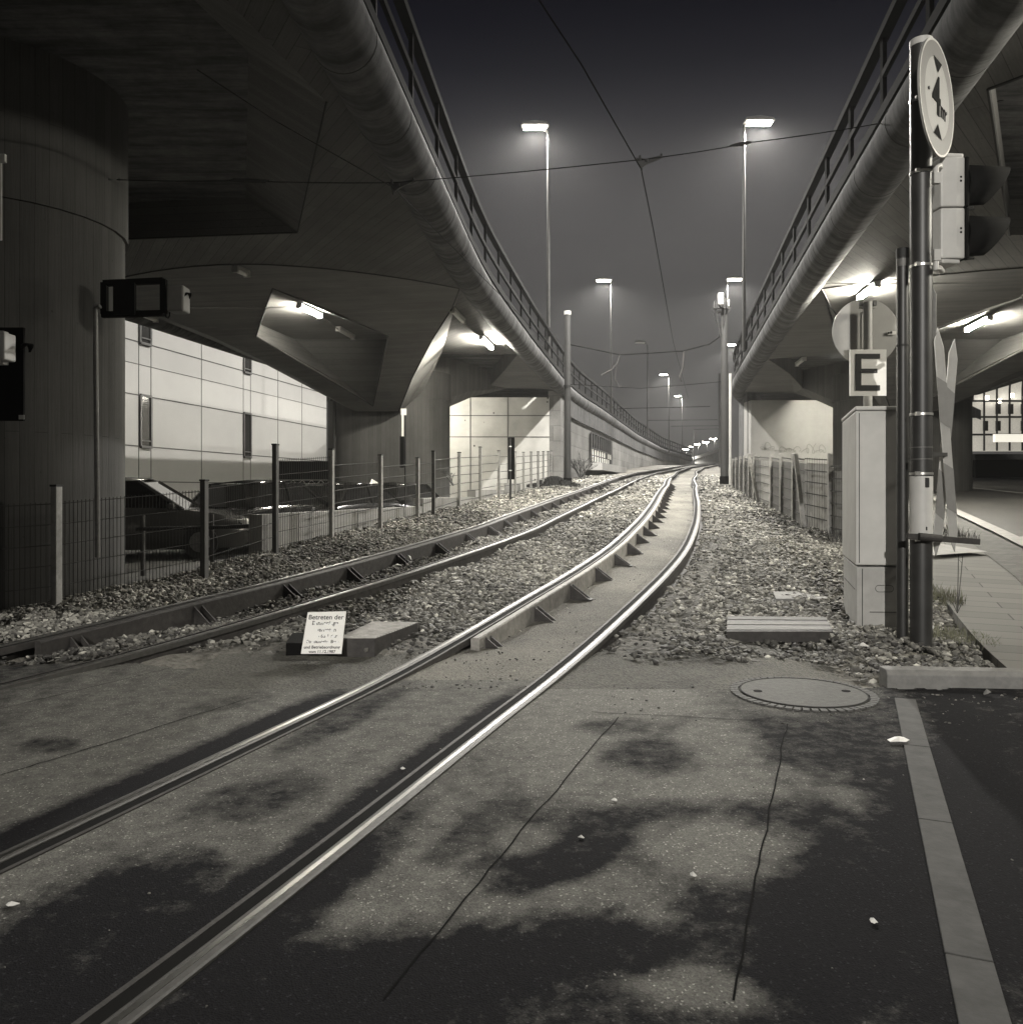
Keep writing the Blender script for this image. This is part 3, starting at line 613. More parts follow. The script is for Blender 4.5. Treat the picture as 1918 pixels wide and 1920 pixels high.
def pier(root, cx, cy, r, half, z0, ztop, seam):
    """oblong column: two half rounds joined, with UV running round and up"""
    def ring(rr):
        pts = []
        for a in np.linspace(-90, 90, 17): pts.append((cx+half+rr*math.cos(D(a)), cy+rr*math.sin(D(a))))
        for a in np.linspace(90, 270, 17): pts.append((cx-half+rr*math.cos(D(a)), cy+rr*math.sin(D(a))))
        return pts
    me = bpy.data.meshes.new('column'); v = []; f = []; uv = []
    levels = [(z0, r), (seam-.001, r), (seam, r+.035), (ztop, r+.035)]
    n = 34
    for z, rr in levels:
        v += [(x, y, z) for x, y in ring(rr)]
    R0 = ring(r); s_ = [0]
    for i in range(n): a, b = R0[i], R0[(i+1) % n]; s_.append(s_[-1]+math.hypot(a[0]-b[0], a[1]-b[1]))
    for k in range(len(levels)-1):
        for i in range(n):
            f.append((k*n+i, k*n+(i+1) % n, (k+1)*n+(i+1) % n, (k+1)*n+i)); uv += [(s_[i], levels[k][0]), (s_[i+1], levels[k][0]), (s_[i+1], levels[k+1][0]), (s_[i], levels[k+1][0])]
    off = root_loc(root); v = [(a-off.x, b-off.y, c-off.z) for a, b, c in v]
    me.from_pydata(v, [], f); ul = me.uv_layers.new(name='uv')
    ul.data.foreach_set('uv', np.array(uv, np.float32).ravel()); me.materials.append(M_colm)
    me.polygons.foreach_set('use_smooth', [True]*len(f)); ob = bpy.data.objects.new('column', me); COL.objects.link(ob); ob.parent = root
    md = ob.modifiers.new('es', 'EDGE_SPLIT'); md.split_angle = D(30)
    return ob
def tri_fill(mb, outline, holes=()):
    """horizontal polygon with holes, triangulated"""
    from mathutils.geometry import tessellate_polygon
    loops = [[Vector(p) for p in outline]]+[[Vector(p) for p in h] for h in holes]
    flat = [p for l in loops for p in l]; mb.add(flat, tessellate_polygon(loops))

ZS = lambda Y: float(np.interp(Y, [10, 16.1, 17.5, 19.8, 22.5, 25.0], [3.9, 3.9, 3.83, 3.57, 3.04, 2.37]))+H
def mushroom(root, axis, hw, s, tube_x, L3, far_x):
    """flared pier head of the second pier: descending ribbed face with a kite pocket, side cheeks. s=+1: tube side is to the right"""
    ax_ = lambda Y: float(np.interp(Y, [p[1] for p in axis], [p[0] for p in axis]))
    # cross rows of the descending face from the arched crease to the head
    hwf = lambda Y: float(np.interp(Y, [p[1] for p in L3], [p[0] for p in L3]))
    ys_ = [16.1, 17.5, 19.8, 22.5, 25.0]
    k16, kB, kC = ax_(16.1), 19.5, 24.6
    A_ = Vector((ax_(16.1)+0*s, 16.1, ZS(16.1))); C_ = Vector((ax_(kC), kC, ZS(kC)))
    B_ = Vector((ax_(kB)+1.55*s, kB, ZS(kB))); D_ = Vector((ax_(kB)-1.55*s, kB, ZS(kB)))
    E = lambda Y, sg: Vector((ax_(Y)+sg*s*hwf(Y), Y, ZS(Y)))
    f = MB()
    rt = [E(y, 1) for y in ys_]; lf = [E(y, -1) for y in ys_]
    # kite edge points at the same rows
    def kite(y, sg):
        if y <= kB: t = (y-16.1)/(kB-16.1)
        else: t = (kC-y)/(kC-kB)
        return Vector((ax_(y)+sg*s*1.55*max(t, 0), y, ZS(y)))
    rows = [16.1, 16.8, 17.5, 18.5, 19.5, 20.5, 21.5, 22.5, 23.5, 24.6]
    for sg in (1, -1): f.strip([E(y, sg) for y in rows], [kite(y, sg) for y in rows])
    f.face(E(24.6, 1), E(25, 1), E(25, -1), E(24.6, -1))
    # arched crease in front
    arc = [Vector((ax_(16.1)+t*s*hwf(16.1), 16.1-1.75*(1-abs(t)**1.8), ZD)) for t in np.linspace(-1, 1, 17)]
    base = [Vector((ax_(16.1)+t*s*hwf(16.1), 16.1, ZS(16.1))) for t in np.linspace(-1, 1, 17)]
    f.strip(arc, base)
    o = f.build('pier_head_face', M_soffx, root, smooth=True)
    # underside lip at head bottom
    f = MB(); f.face(E(25, 1), E(25, -1), Vector((ax_(26)-.8, 26.4, ZS(25)+.1)), Vector((ax_(26)+.8, 26.4, ZS(25)+.1)))
    f.build('pier_head_base', M_soffx, root)
    # pocket
    up = lambda p, z: Vector((p.x, p.y, z))
    Er = Vector((ax_(21.6)+1.25*s, 21.7, ZD+.02)); El = Vector((ax_(21.6)-1.35*s, 21.7, ZD+.02)); Bt, Dt = up(B_, ZD+.02), up(D_, ZD+.02)
    pk = MB(); pk.face(A_, Bt, Er, El, Dt); pk.build('pocket_ceiling', M_soffx, root)
    pk = MB(); pk.face(B_, Bt, A_); pk.face(D_, Dt, A_); pk.face(B_, Bt, Er, C_); pk.face(D_, Dt, El, C_); pk.face(Er, El, C_)
    pk.build('pocket_wall', M_wallv, root)
    # thin dark shadow-joint strips along the creases
    jt = MB()
    for a, b in ((A_, B_), (B_, C_), (C_, D_), (D_, A_)): jt.tube([a-Vector((0, 0, .004)), b-Vector((0, 0, .004))], .014, 5)
    jt.tube([E(y, 1)-Vector((0, 0, .004)) for y in ys_], .016, 5); jt.tube([q-Vector((0, 0, .004)) for q in arc], .016, 5)
    jt.build('crease_joint', M_joint, root)
    # cheek towards the tube side and its mirror
    top = [Vector((float(np.interp(y, [16.1, 23.6], [ax_(16.1)+hwf(16.1)*s, tube_x])), y, ZD)) for y in ys_[:4]]+[Vector((tube_x, 23.6, ZD))]
    ck = MB(); ck.strip(rt, top)
    far = [Vector((tube_x, 23.6, ZD)), Vector((tube_x*.5+(ax_(25)+.85*s)*.5-.05*s, 24.8, ZD-.98)), Vector((ax_(25)+.80*s, 25.4, ZD-1.42))]
    ck.face(rt[4], rt[3], top[3], far[0], far[1], far[2])
    # mirror cheek
    ltop = [Vector((ax_(y)-s*(hwf(16.1)), y, ZD+.02)) for y in ys_]
    ck.strip(lf, ltop)
    ck.build('pier_head_cheek', M_soffx, root)
    return A_, B_, C_, D_, E

def fixture(name, label, a, b, on=True, group='strip lights under the viaducts', power=0):
    a, b = Vector(a), Vector(b); mid = (a+b)/2
    t = thing(name, label, 'lamp', mid, group)
    mb = MB(); mb.beam(a+Vector((0, 0, .05)), b+Vector((0, 0, .05)), .13, .035); mb.build('housing', M_lite, t)
    mb = MB(); mb.tube([a, b], .045, 10); mb.build('tube', M_tubeon if on else M_lensoff, t, smooth=True)
    d = (b-a).normalized()
    for e_ in (a, b): MB().beam(e_-d*.02, e_+d*.02, .12, .10).build('end_cap', M_lite, t)
    return t

# ---- left viaduct
LT = [(-3.2, -12), (-2.35, 0), (-1.75, 7.6), (-1.50, 10.6), (-1.03, 16.3), (.17, 24.05), (1.72, 33.2), (2.7, 38), (4.3, 44), (9.5, 65.4), (15.4, 87), (24, 112)]
lys, lxs = dens(LT)
LV = thing('viaduct', 'left concrete viaduct with flared piers and round edge beam above the mesh fence', 'viaduct', (-4, 9, 0), 'concrete viaducts')
edge_members(LV, lys, lxs, 1, 111)
lx = lambda Y: float(np.interp(Y, lys, lxs))
laxis = [(-5.75, 9.3), (-4.62, 16.1), (-4.42, 19.8), (-4.25, 22.5), (-4.06, 25), (-3.9, 27)]
l3 = [(3.62, 16.1), (3.3, 17.5), (2.53, 19.8), (1.57, 22.5), (.68, 25)]
mushroom(LV, laxis, 3.6, 1, -1.97, l3, -8.2)
lfar = lambda Y: -8.4+.18*(Y-18.4)
# near soffit with the coffer of the first pier
arcL = [Vector((-4.62+t*3.62, 16.1-1.75*(1-abs(t)**1.8), ZD)) for t in np.linspace(-1, 1, 17)]
cof = [PZ(612, 190, ZD), PZ(558, 435, ZD), PZ(248, 447, ZD), Vector((-9.1, 12.95, ZD)), Vector((-9.9, 6.0, ZD)), Vector((-2.6, 5.2, ZD))]
out_ = [Vector((lx(y), y, ZD)) for y in np.arange(-8.5, 16.1, 1.0)]+[Vector((lx(16.1), 16.1, ZD))]+arcL[::-1]+[Vector((lfar(16.1), 16.1, ZD)), Vector((lfar(-8.5), -8.5, ZD))]
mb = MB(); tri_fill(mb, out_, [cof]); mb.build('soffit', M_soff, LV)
# coffer: far wall, sloping roof
mb = MB(); tw = P(248, 230, 12.9); sl = (tw-cof[1]); far2 = cof[1]+sl*2.2
mb.face(cof[1], cof[2], cof[3], Vector((-9.1, 12.95, far2.z)), far2); mb.build('coffer_wall', M_wallv, LV)
mb = MB(); r0_ = cof[0]+sl*2.2; r5 = cof[5]+sl*2.2; mb.face(cof[0], cof[1], far2, r0_); mb.face(cof[5], cof[0], r0_, r5); mb.face(r5, r0_, far2, Vector((-12, 12.95, far2.z)), Vector((-12, 5, far2.z)))
mb.build('coffer_roof', M_soffx, LV)
mb = MB()
for a, b in zip(cof[:3], cof[1:4]): mb.tube([a-Vector((0, 0, .003)), b-Vector((0, 0, .003))], .013, 5)
mb.build('crease_joint', M_joint, LV)
# soffit beyond the arch: towards the tube, and the far strip
mb = MB()
e1 = [Vector((lx(y), y, ZD)) for y in (16.1, 18, 20, 22, 24)]
mb.face(*([Vector((-4.62+3.62, 16.1, ZD))]+e1+[P(829, 660, 23.63)])); 
ckb = [Vector((-4.62-3.62, 16.1, ZD)), Vector((lfar(16.1), 16.1, ZD)), Vector((lfar(33), 33, ZD)), Vector((-6.0, 33, ZD)), Vector((-4.06-3.62, 25, ZD))]
mb.face(*ckb)
mb.build('soffit', M_soff, LV)
# unlit recess behind the pier head, far soffit with curved rim
mb = MB()
op = [P(829, 660, 23.63), P(970, 665, 24.05), P(941, 700, 28.0), P(920, 722, 31.0), P(842, 745, 28.0), Vector((-3, 27.5, ZD-.5))]
upz = lambda p, z=ZD+1.3: Vector((p.x, p.y, z))
for a, b in zip(op, op[1:]+op[:1]): mb.face(a, b, upz(b), upz(a))
mb.face(*[upz(p) for p in op]); mb.build('recess', M_soffx, LV)
rim = [P(842, 763, 28.5), P(883, 745, 30), P(922, 734, 31.5), P(951, 728, 32.3), P(1010, 728, 32.4), P(1036, 731, 32.6)]
mb = MB(); e2 = [Vector((lx(y), y, ZD)) for y in (24.05, 27, 30, 32.6)]
mb.face(P(970, 665, 24.05), P(941, 700, 28.0), P(920, 722, 31.0), P(951, 728, 32.3), P(1010, 728, 32.4), *e2[::-1][:-1])
mb.strip([P(842, 745, 28.0), P(880, 733, 29.5), P(920, 722, 31.0)], [rim[0], rim[1], rim[3]])
mb.build('soffit', M_soffx, LV)
# deck slab above, far edge beam
mb = MB()
L_ = [Vector((lx(y), y, ZD+.30)) for y in np.arange(-8.5, 111, 1.5)]; R_ = [Vector((p.x-9.2 if p.y > 40 else lfar(p.y)-.1, p.y, ZD+.30)) for p in L_]
U = lambda l: [p+Vector((0, 0, .25)) for p in l]
cutf = [p for p in L_ if p.y > 33]
k0 = [i for i, p in enumerate(L_) if p.y > 33][0]
mb.strip(U(L_), U(R_)); mb.strip(L_[k0:], R_[k0:]); mb.strip(U(R_), [p-Vector((0, 0, .30)) for p in R_]); mb.build('deck', M_tube, LV)
mb = MB(); fy = np.arange(-12, 34, 1.0); mb.tube([Vector((lfar(y)-.1, y, ZD+.15)) for y in fy if y > -9], .30, 16); mb.build('edge_beam', M_tube, LV, smooth=True)
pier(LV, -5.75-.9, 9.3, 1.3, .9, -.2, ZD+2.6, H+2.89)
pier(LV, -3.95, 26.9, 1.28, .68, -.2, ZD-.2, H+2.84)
mb = MB(); mb.face(Vector((-12, 5, ZD+2.9)), Vector((-2, 5, ZD+2.9)), Vector((-2, 14, ZD+2.9)), Vector((-12, 14, ZD+2.9)))

# ---- right viaduct
rt_x = lambda Y: 2.936+.1897*Y
RT = [(rt_x(-12), -12), (rt_x(33.5), 33.5), (rt_x(33.5)+1.0, 36.5), (rt_x(33.5)+3.6, 41), (rt_x(33.5)+9, 48)]
rys, rxs = dens(RT)
RV = thing('viaduct', 'right concrete viaduct with round edge beam passing behind the signal pole', 'viaduct', (12, 20, 0), 'concrete viaducts')
edge_members(RV, rys, rxs, -1, 36.5)
rx_ = lambda Y: float(np.interp(Y, rys, rxs))
ra = lambda Y: 7.35+.1897*Y
raxis = [(ra(9.3), 9.3), (ra(16.1), 16.1), (ra(19.8), 19.8), (ra(22.5), 22.5), (ra(25), 25), (ra(27), 27)]
r3 = [(4.40, 16.1), (3.95, 17.5), (2.9, 19.8), (1.7, 22.5), (.68, 25)]
mushroom(RV, raxis, 4.4, -1, float(PZ(1575, 664, ZD).x), r3, 16)
rfar = lambda Y: ra(Y)+4.7
arcR = [Vector((ra(16.1)-t*4.40, 16.1-1.75*(1-abs(t)**1.8), ZD)) for t in np.linspace(-1, 1, 17)]
cofr = [PZ(1853, 165, ZD), PZ(1893, 440, ZD), Vector((12.6, 12.7, ZD)), Vector((12.0, 6.2, ZD)), Vector((6.0, 6.2, ZD))]
out_ = [Vector((rx_(y), y, ZD)) for y in np.arange(-12, 16.1, 1.0)]+[Vector((rx_(16.1), 16.1, ZD))]+arcR[::-1]+[Vector((rfar(16.1), 16.1, ZD)), Vector((rfar(-12), -12, ZD))]
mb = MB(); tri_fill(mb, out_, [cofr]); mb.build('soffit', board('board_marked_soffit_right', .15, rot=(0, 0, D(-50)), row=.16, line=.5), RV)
mb = MB()
for a, b in zip(cofr, cofr[1:]+cofr[:1]): mb.face(a, b, upz(b, ZD+1.4), upz(a, ZD+1.4))
mb.face(*[upz(p, ZD+1.4) for p in cofr]); mb.build('coffer_wall', M_wallv, RV)
mb = MB()
for a, b in ((cofr[0], cofr[1]), (cofr[4], cofr[0])): mb.tube([a-Vector((0, 0, .003)), b-Vector((0, 0, .003))], .02, 5)
mb.build('crease_joint', M_joint, RV)
mb = MB(); q0 = PZ(1575, 664, ZD); q1 = PZ(1440, 673, ZD)
e1 = [Vector((rx_(y), y, ZD)) for y in (16.1, 18, 20, 22, 24.8)]
mb.face(*([Vector((ra(16.1)-4.40, 16.1, ZD))]+e1+[q0]))
mb.face(Vector((ra(16.1)+4.4, 16.1, ZD)), Vector((rfar(16.1), 16.1, ZD)), Vector((rfar(33), 33, ZD)), Vector((ra(25)+4.4, 25, ZD)))
mb.build('soffit', M_soffx, RV)
mb = MB(); op = [q0, q1, P(1480, 700, 28), P(1505, 727, 31.0), P(1575, 757, 29.0), Vector((ra(27), 27.5, ZD-.4))]
for a, b in zip(op, op[1:]+op[:1]): mb.face(a, b, upz(b), upz(a))
mb.face(*[upz(p) for p in op]); mb.build('recess', M_soffx, RV)
mb = MB(); mb.face(q1, P(1480, 700, 28), P(1505, 727, 31), P(1490, 737, 33.2), Vector((rx_(33.2), 33.2, ZD)), Vector((rx_(28), 28, ZD)))
mb.strip([P(1505, 727, 31), P(1540, 742, 30), P(1575, 757, 29)], [P(1490, 737, 33.2), P(1530, 750, 31), P(1576, 771, 29.2)]); mb.build('soffit', M_soffx, RV)
mb = MB(); ys2 = np.arange(-12, 48, 1.5)
L_ = [Vector((rx_(y), y, ZD+.30)) for y in ys2]; R_ = [Vector((max(rfar(y), rx_(y)+9)+.1, y, ZD+.30)) for y in ys2]; k0 = [i for i, p in enumerate(L_) if p.y > 33][0]
mb.strip(U(L_), U(R_)); mb.strip(L_[k0:], R_[k0:]); mb.strip(U(R_), [p-Vector((0, 0, .30)) for p in R_]); mb.build('deck', M_tube, RV)
mb = MB(); mb.tube([Vector((rfar(y)+.1, y, ZD+.15)) for y in fy], .30, 16); mb.build('edge_beam', M_tube, RV, smooth=True)
pier(RV, ra(26.9)+.15, 26.9, 1.30, .82, .3, ZD-.2, H+2.84)
pier(RV, ra(9.3)+2.0, 9.3, 1.30, .9, -.1, ZD+.5, H+2.84)

# abutment and retaining walls
WJ = simple('wall_joint', .12, .9)
M_blot, nt_, n_, b_ = newmat('pitted_pale_concrete')
tc_ = N(nt_, 'ShaderNodeTexCoord'); n1 = N(nt_, 'ShaderNodeTexNoise', i_Scale=1.2, i_Detail=8.0); vo = N(nt_, 'ShaderNodeTexVoronoi', i_Scale=1.7)
n2 = N(nt_, 'ShaderNodeTexNoise', i_Scale=7.0, i_Detail=3.0)
for q in (n1, vo, n2): nt_.links.new(tc_.outputs['Object'], q.inputs['Vector'])
ra_ = N(nt_, 'ShaderNodeMapRange', i_From_Min=.3, i_From_Max=.7, i_To_Min=.40, i_To_Max=.56); nt_.links.new(n1.outputs[0], ra_.inputs[0])
rb_ = N(nt_, 'ShaderNodeMapRange', i_From_Min=.05, i_From_Max=.085, i_To_Min=.15, i_To_Max=1); nt_.links.new(vo.outputs['Distance'], rb_.inputs[0])
mu = N(nt_, 'ShaderNodeMath', operation='MULTIPLY'); nt_.links.new(ra_.outputs[0], mu.inputs[0]); nt_.links.new(rb_.outputs[0], mu.inputs[1])
co_ = N(nt_, 'ShaderNodeCombineColor'); 
for i, k in ((0, 1.0), (1, .985), (2, .93)):
    q = N(nt_, 'ShaderNodeMath', operation='MULTIPLY'); q.inputs[1].default_value = k; nt_.links.new(mu.outputs[0], q.inputs[0]); nt_.links.new(q.outputs[0], co_.inputs[i])
nt_.links.new(co_.outputs[0], b_.inputs['Base Color']); b_.inputs['Roughness'].default_value = .85
AW = thing('abutment_wall', 'pale pitted concrete abutment wall of large blocks behind the tall fence', 'wall', (-.5, 33, 0))
ztopw = P(0, 745, 33).z
mb = MB(); mb.box((-1.7, 33.5, ztopw/2-.2), (6.6, 1.0, ztopw+.4)); mb.build('wall_face', M_blot, AW)
mb = MB()
for yy in (779, 819): z = P(0, yy, 32.98).z; mb.box((-1.7, 32.992, z), (6.6, .012, .035))
for xx, y0 in ((882, 745), (952, 745)): z1 = ztopw; z0 = P(0, 905, 33).z-.6; mb.box((P(xx, 0, 32.98).x, 32.989, (z0+z1)/2), (.035, .012, z1-z0))
mb.build('wall_joint', WJ, AW)
WT = thing('retaining_wall', 'long grey retaining wall under the left viaduct, running along the tram track', 'wall', (6, 45, 2))
pa = run(lys, lxs, .25, 33, 111, 0, 1)
mb = MB(); t_ = [Vector((p[0], p[1], ZD+.03)) for p, _ in pa]; b2 = [Vector((p[0], p[1], float(g(p[1]))-.4)) for p, _ in pa]
back = Vector((-.5, .05, 0)); mb.strip(t_, b2); mb.strip([p+back for p in t_], [p+back for p in b2]); mb.strip(t_, [p+back for p in t_])
mb.face(t_[0], b2[0], b2[0]+back, t_[0]+back)
mb.build('wall_face', board('retaining_wall_concrete', .20, rot=(D(90), D(90), 0), row=.6, line=.25, stain=.4), WT)
mb = MB(); pf = run(lys, lxs, .32, 34, 100, 0, 1); mb.sweep([((p[0], p[1], ZD-.45), r) for p, r in pf], [(-.05, -.35), (.05, -.35), (.05, .35), (-.05, .35)]); mb.build('cornice', M_tube, WT)
# window opening with plinth (lit rooms behind a steel grille)
def wall_pt(Y, off=.30):
    p = run(np.array([Y-.5, Y, Y+.5]), np.interp([Y-.5, Y, Y+.5], lys, lxs), off, Y-.01, Y+.01, 0)[0][0]; return p
wy0, wy1 = 41.5, 49.0
a = Vector(wall_pt(wy0, .31)); b = Vector(wall_pt(wy1, .31)); dz0, dz1 = H+1.35, H+2.85
mb = MB(); mb.face(a+Vector((0, 0, dz0)), b+Vector((0, 0, dz0)), b+Vector((0, 0, dz1)), a+Vector((0, 0, dz1))); wn = mb.build('window', M_glass, WT, solid=.03)
mb = MB(); n = 9
for i in range(n):
    for j in range(2):
        if random.random() < .12: continue
        p = a.lerp(b, (i+.15)/n)+Vector((.03, -.01, 0)); q = a.lerp(b, (i+.85)/n)+Vector((.03, -.01, 0)); z0 = dz0+.08+j*.33; mb.face(p+Vector((0, 0, z0)), q+Vector((0, 0, z0)), q+Vector((0, 0, z0+.28)), p+Vector((0, 0, z0+.28)))
mb.build('lit_pane', simple('lit_window', .5, .4, emis=.9, ecol=(1, .95, .8)), wn, solid=.01)
mb = MB()
for i in range(n+1): p = a.lerp(b, i/n)+Vector((.06, -.02, 0)); mb.beam(p+Vector((0, 0, dz0-.05)), p+Vector((0, 0, dz1+.05)), .06, .06, up=(0, 1, 0))
for z in (dz0, dz1, dz0+.72): mb.beam(a+Vector((.06, -.02, z)), b+Vector((.06, -.02, z)), .06, .07)
mb.build('frame', M_frame, wn)
mb = MB(); p = Vector(wall_pt(40.2, .65)); q = Vector(wall_pt(50.5, .65)); mb.beam(p+Vector((0, 0, H+1.12)), q+Vector((0, 0, H+1.16)), .9, .36); mb.build('sill', M_wall, WT)
WR = thing('abutment_wall', 'bright plain concrete abutment wall with scrawled tags behind the right fence', 'wall', (11, 33, 1))
mb = MB(); xa, xb = P(1408, 0, 33).x, P(1800, 0, 33).x; mb.box(((xa+xb)/2, 33.5, 2.4), (xb-xa, 1.0, ZD*2-5.4-.1)); mb.build('wall_face', M_wall, WR)
mb = MB(); c_ = Vector((xa-.02, 33.4, 0)); d_ = Vector((xa+.45, 36.4, 0)); 
mb.prism([c_+Vector((0, 0, 1)), c_+Vector((0, 0, ZD)), d_+Vector((0, 0, ZD)), d_+Vector((0, 0, 1))], (.6, .2, 0)); e_ = Vector((xa+4.4, 50, 0)); mb.prism([d_+Vector((0, 0, 1)), d_+Vector((0, 0, ZD)), e_+Vector((0, 0, ZD)), e_+Vector((0, 0, 1))], (.6, .2, 0)); mb.build('side_wall', M_tube, WR)  # side wall gets a darker concrete, standing in for the edge beam's shade
mb = MB()
def scrawl(mb, x0, x1, yb, amp, n, Y=32.97):
    m = n*7; k0 = random.uniform(0, 6); pts = []
    for i in range(m+1):
        t = i/m; ph = t*n*1.15*math.pi+k0; pts.append(P(x0+(x1-x0)*t+math.sin(ph*1.0)*4.5, yb-amp*(.5+.5*math.cos(ph))*(.6+.4*math.sin(i*.31+k0)), Y))
    mb.tube(pts, .007, 4)
scrawl(mb, 1426, 1450, 842, 13, 6); scrawl(mb, 1454, 1500, 846, 9, 9); scrawl(mb, 1506, 1530, 850, 24, 4); scrawl(mb, 1532, 1548, 848, 17, 4)
mb.build('graffiti', simple('faded_graffiti', .14, .8), WR)

# ------------------------------------------------------------------ under-bridge strip lights
zl = ZD-.09
def lp(x, y, z=zl): return PZ(x, y, z)
fixture('strip_light', 'lit tube light in the triangular pocket of the left pier head', lp(561, 573, ZD-.07), lp(600, 592, ZD-.07))
fixture('strip_light', 'lit tube light under the left viaduct close to its round edge beam', lp(902, 633), lp(921, 652))
fixture('strip_light', 'dark unlit fitting by the joint above the lit one near the edge beam', lp(848, 582), lp(868, 603), False)
fixture('strip_light', 'dark unlit fitting deep in the left pier-head pocket', lp(634, 617, ZD-.07), lp(662, 633, ZD-.07), False)
fixture('strip_light', 'lit tube light along the far edge over the pale building facade', lp(414, 636), lp(455, 655))
fixture('strip_light', 'unlit fitting under the far edge just right of the framed signal bracket', lp(262, 588), lp(292, 600), False)
fixture('strip_light', 'small unlit fitting at the arched crease right of the left column', lp(441, 505), lp(463, 514), False)
fixture('strip_light', 'lit tube light under the right viaduct directly above the round sign back', lp(1612, 558), lp(1645, 533))
fixture('strip_light', 'lit tube light under the right viaduct, right of the crossed boards', lp(1813, 618), lp(1856, 596))
fixture('strip_light', 'small unlit fitting in the dark recess above the right abutment wall', lp(1494, 684), lp(1508, 673), False)
fixture('strip_light', 'added unseen tube light brightening the right viaduct underside, just outside the right picture edge', Vector((8.3, 5.6, zl)), Vector((8.3, 6.8, zl)))  # added lamp out of view, brightens the soffit at the upper right
fixture('strip_light', 'added tube light hidden behind the far left pier to brighten the pitted wall', Vector((-4.6, 30.6, ZD-.1)), Vector((-3.4, 30.6, ZD-.1)))  # added lamp, kept out of sight, lights up the left abutment
fixture('strip_light', 'added tube light hidden behind the cabinet line to brighten the plain right wall', Vector((11.4, 29.0, ZD-.1)), Vector((12.6, 29.0, ZD-.1)))  # another added, unseen lamp, for the brightness of the right abutment
# conduits on the soffit
mb = MB(); mb.tube([P(350, 577, 14.3), P(505, 577, 16.0), P(560, 573, 17.4)], .010, 5); mb.tube([P(560, 573, 17.4), P(620, 577, 17.7), P(840, 577, 17.9), P(850, 582, 17.9)], .010, 5)
mb.tube([P(867, 603, 18.9), P(903, 634, 21.1)], .012, 5); mb.tube([P(600, 592, 18.4), P(634, 617, 19.8)], .012, 5)
tag(mb.build('conduit', M_galv), 'thin pale cable conduit strung under the left viaduct between the tube lights', 'conduit')
mb = MB(); mb.tube([P(1545, 530, 15.6), P(1612, 532, 15.6), P(1700, 531, 15.7), P(1930, 529, 15.7)], .012, 5); mb.tube([P(1856, 594, 18.6), P(1930, 545, 16.2)], .012, 5)
tag(mb.build('conduit', M_galv), 'thin cable conduit crossing under the right viaduct past the lit tube', 'conduit')

# ------------------------------------------------------------------ street lamps
def street_lamp(px, head, ytop, Y, label, base_z, lit=True, r=.045, power=None, group='tall street lamps'):
    X = (px-CX)/F*Y; z1 = H+(HZ-ytop)/F*Y; hx = (head[0]-CX)/F*Y; hz = H+(HZ-head[1])/F*Y
    t = thing('street_lamp', label, 'street lamp', (X, Y, base_z), group)
    mb = MB(); mb.tube([(X, Y, base_z), (X, Y, base_z+(z1-base_z)*.5), (X, Y, z1)], [r*1.5, r*1.15, r*.9], 12); mb.build('pole', M_lpole, t, smooth=True)
    mb = MB(); mb.tube([(X, Y, z1-.02), ((X*.6+hx*.4), Y, hz+.12)], .04, 8); mb.build('arm', M_galv, t, smooth=True)
    s = 1 if hx > X else -1
    mb = MB(); c = Vector((hx, Y, hz+.08)); a, b_ = .48, .17
    prof = [(-a, -.01), (-a*.9, .08), (0, .14), (a*.85, .09), (a, -.01)]
    mb.prism([c+Vector((q[0], -b_, q[1])) for q in prof], (0, 2*b_, 0)); hd = mb.build('lamp_head', M_galv, t, bevel=.02)
    mb = MB(); mb.box(c+Vector((0, 0, -.055)), (.78*(1.5 if Y > 140 else 1), .28, .09*(2.5 if Y > 140 else 1))); mb.build("lens", M_lens if lit else M_lensoff, hd, bevel=.03)
    if lit:
        l = lamp('light', 'SPOT', c+Vector((0, 0, -.28)), P_STREET if power is None else power, None, .12, angle=158, blend=.75); l.parent = t; l.location = c+Vector((0, 0, -.28))-t.location
    return t
street_lamp(1028, (1003, 240), 250, 28.5, 'lit street lamp on a slim mast, highest and nearest above the left viaduct', ZD+.5)
street_lamp(1395, (1423, 232), 234, 26.5, 'lit street lamp with its head turned right, highest above the right viaduct', ZD+.5)
street_lamp(1146, (1132, 527), 530, 48, 'second lit street lamp above the left viaduct, left of the wire bow', ZD+.5)
street_lamp(1363, (1377, 525), 530, 49, 'lit street lamp just behind the tram mast that carries the switchgear', 3)
street_lamp(1354, (1370, 647), 650, 70, 'lit street lamp glowing low between the tram mast and right railing', 3.6)
street_lamp(1214, (1200, 643), 646, 69, 'unlit street lamp with flat head between the lit ones above the bend', ZD+.5, lit=False)
street_lamp(1254, (1244, 703), 705, 88, 'lit street lamp third along the left viaduct, with a bright upper pole', ZD)
street_lamp(1279, (1271, 743), 745, 108, 'lit street lamp fourth and farthest tall one over the left viaduct', ZD)
for i, (x, y) in enumerate(((1285, 843), (1297, 838), (1307, 833), (1323, 829), (1337, 823))):
    Y = (150, 190, 180, 165, 155)[i]
    street_lamp(x+3, (x, y), y, Y, 'far small street lamp, %s from left in the low row by the truss bridge' % ('first', 'second', 'third', 'fourth', 'fifth')[i], 4.2, power=2500, r=.08)
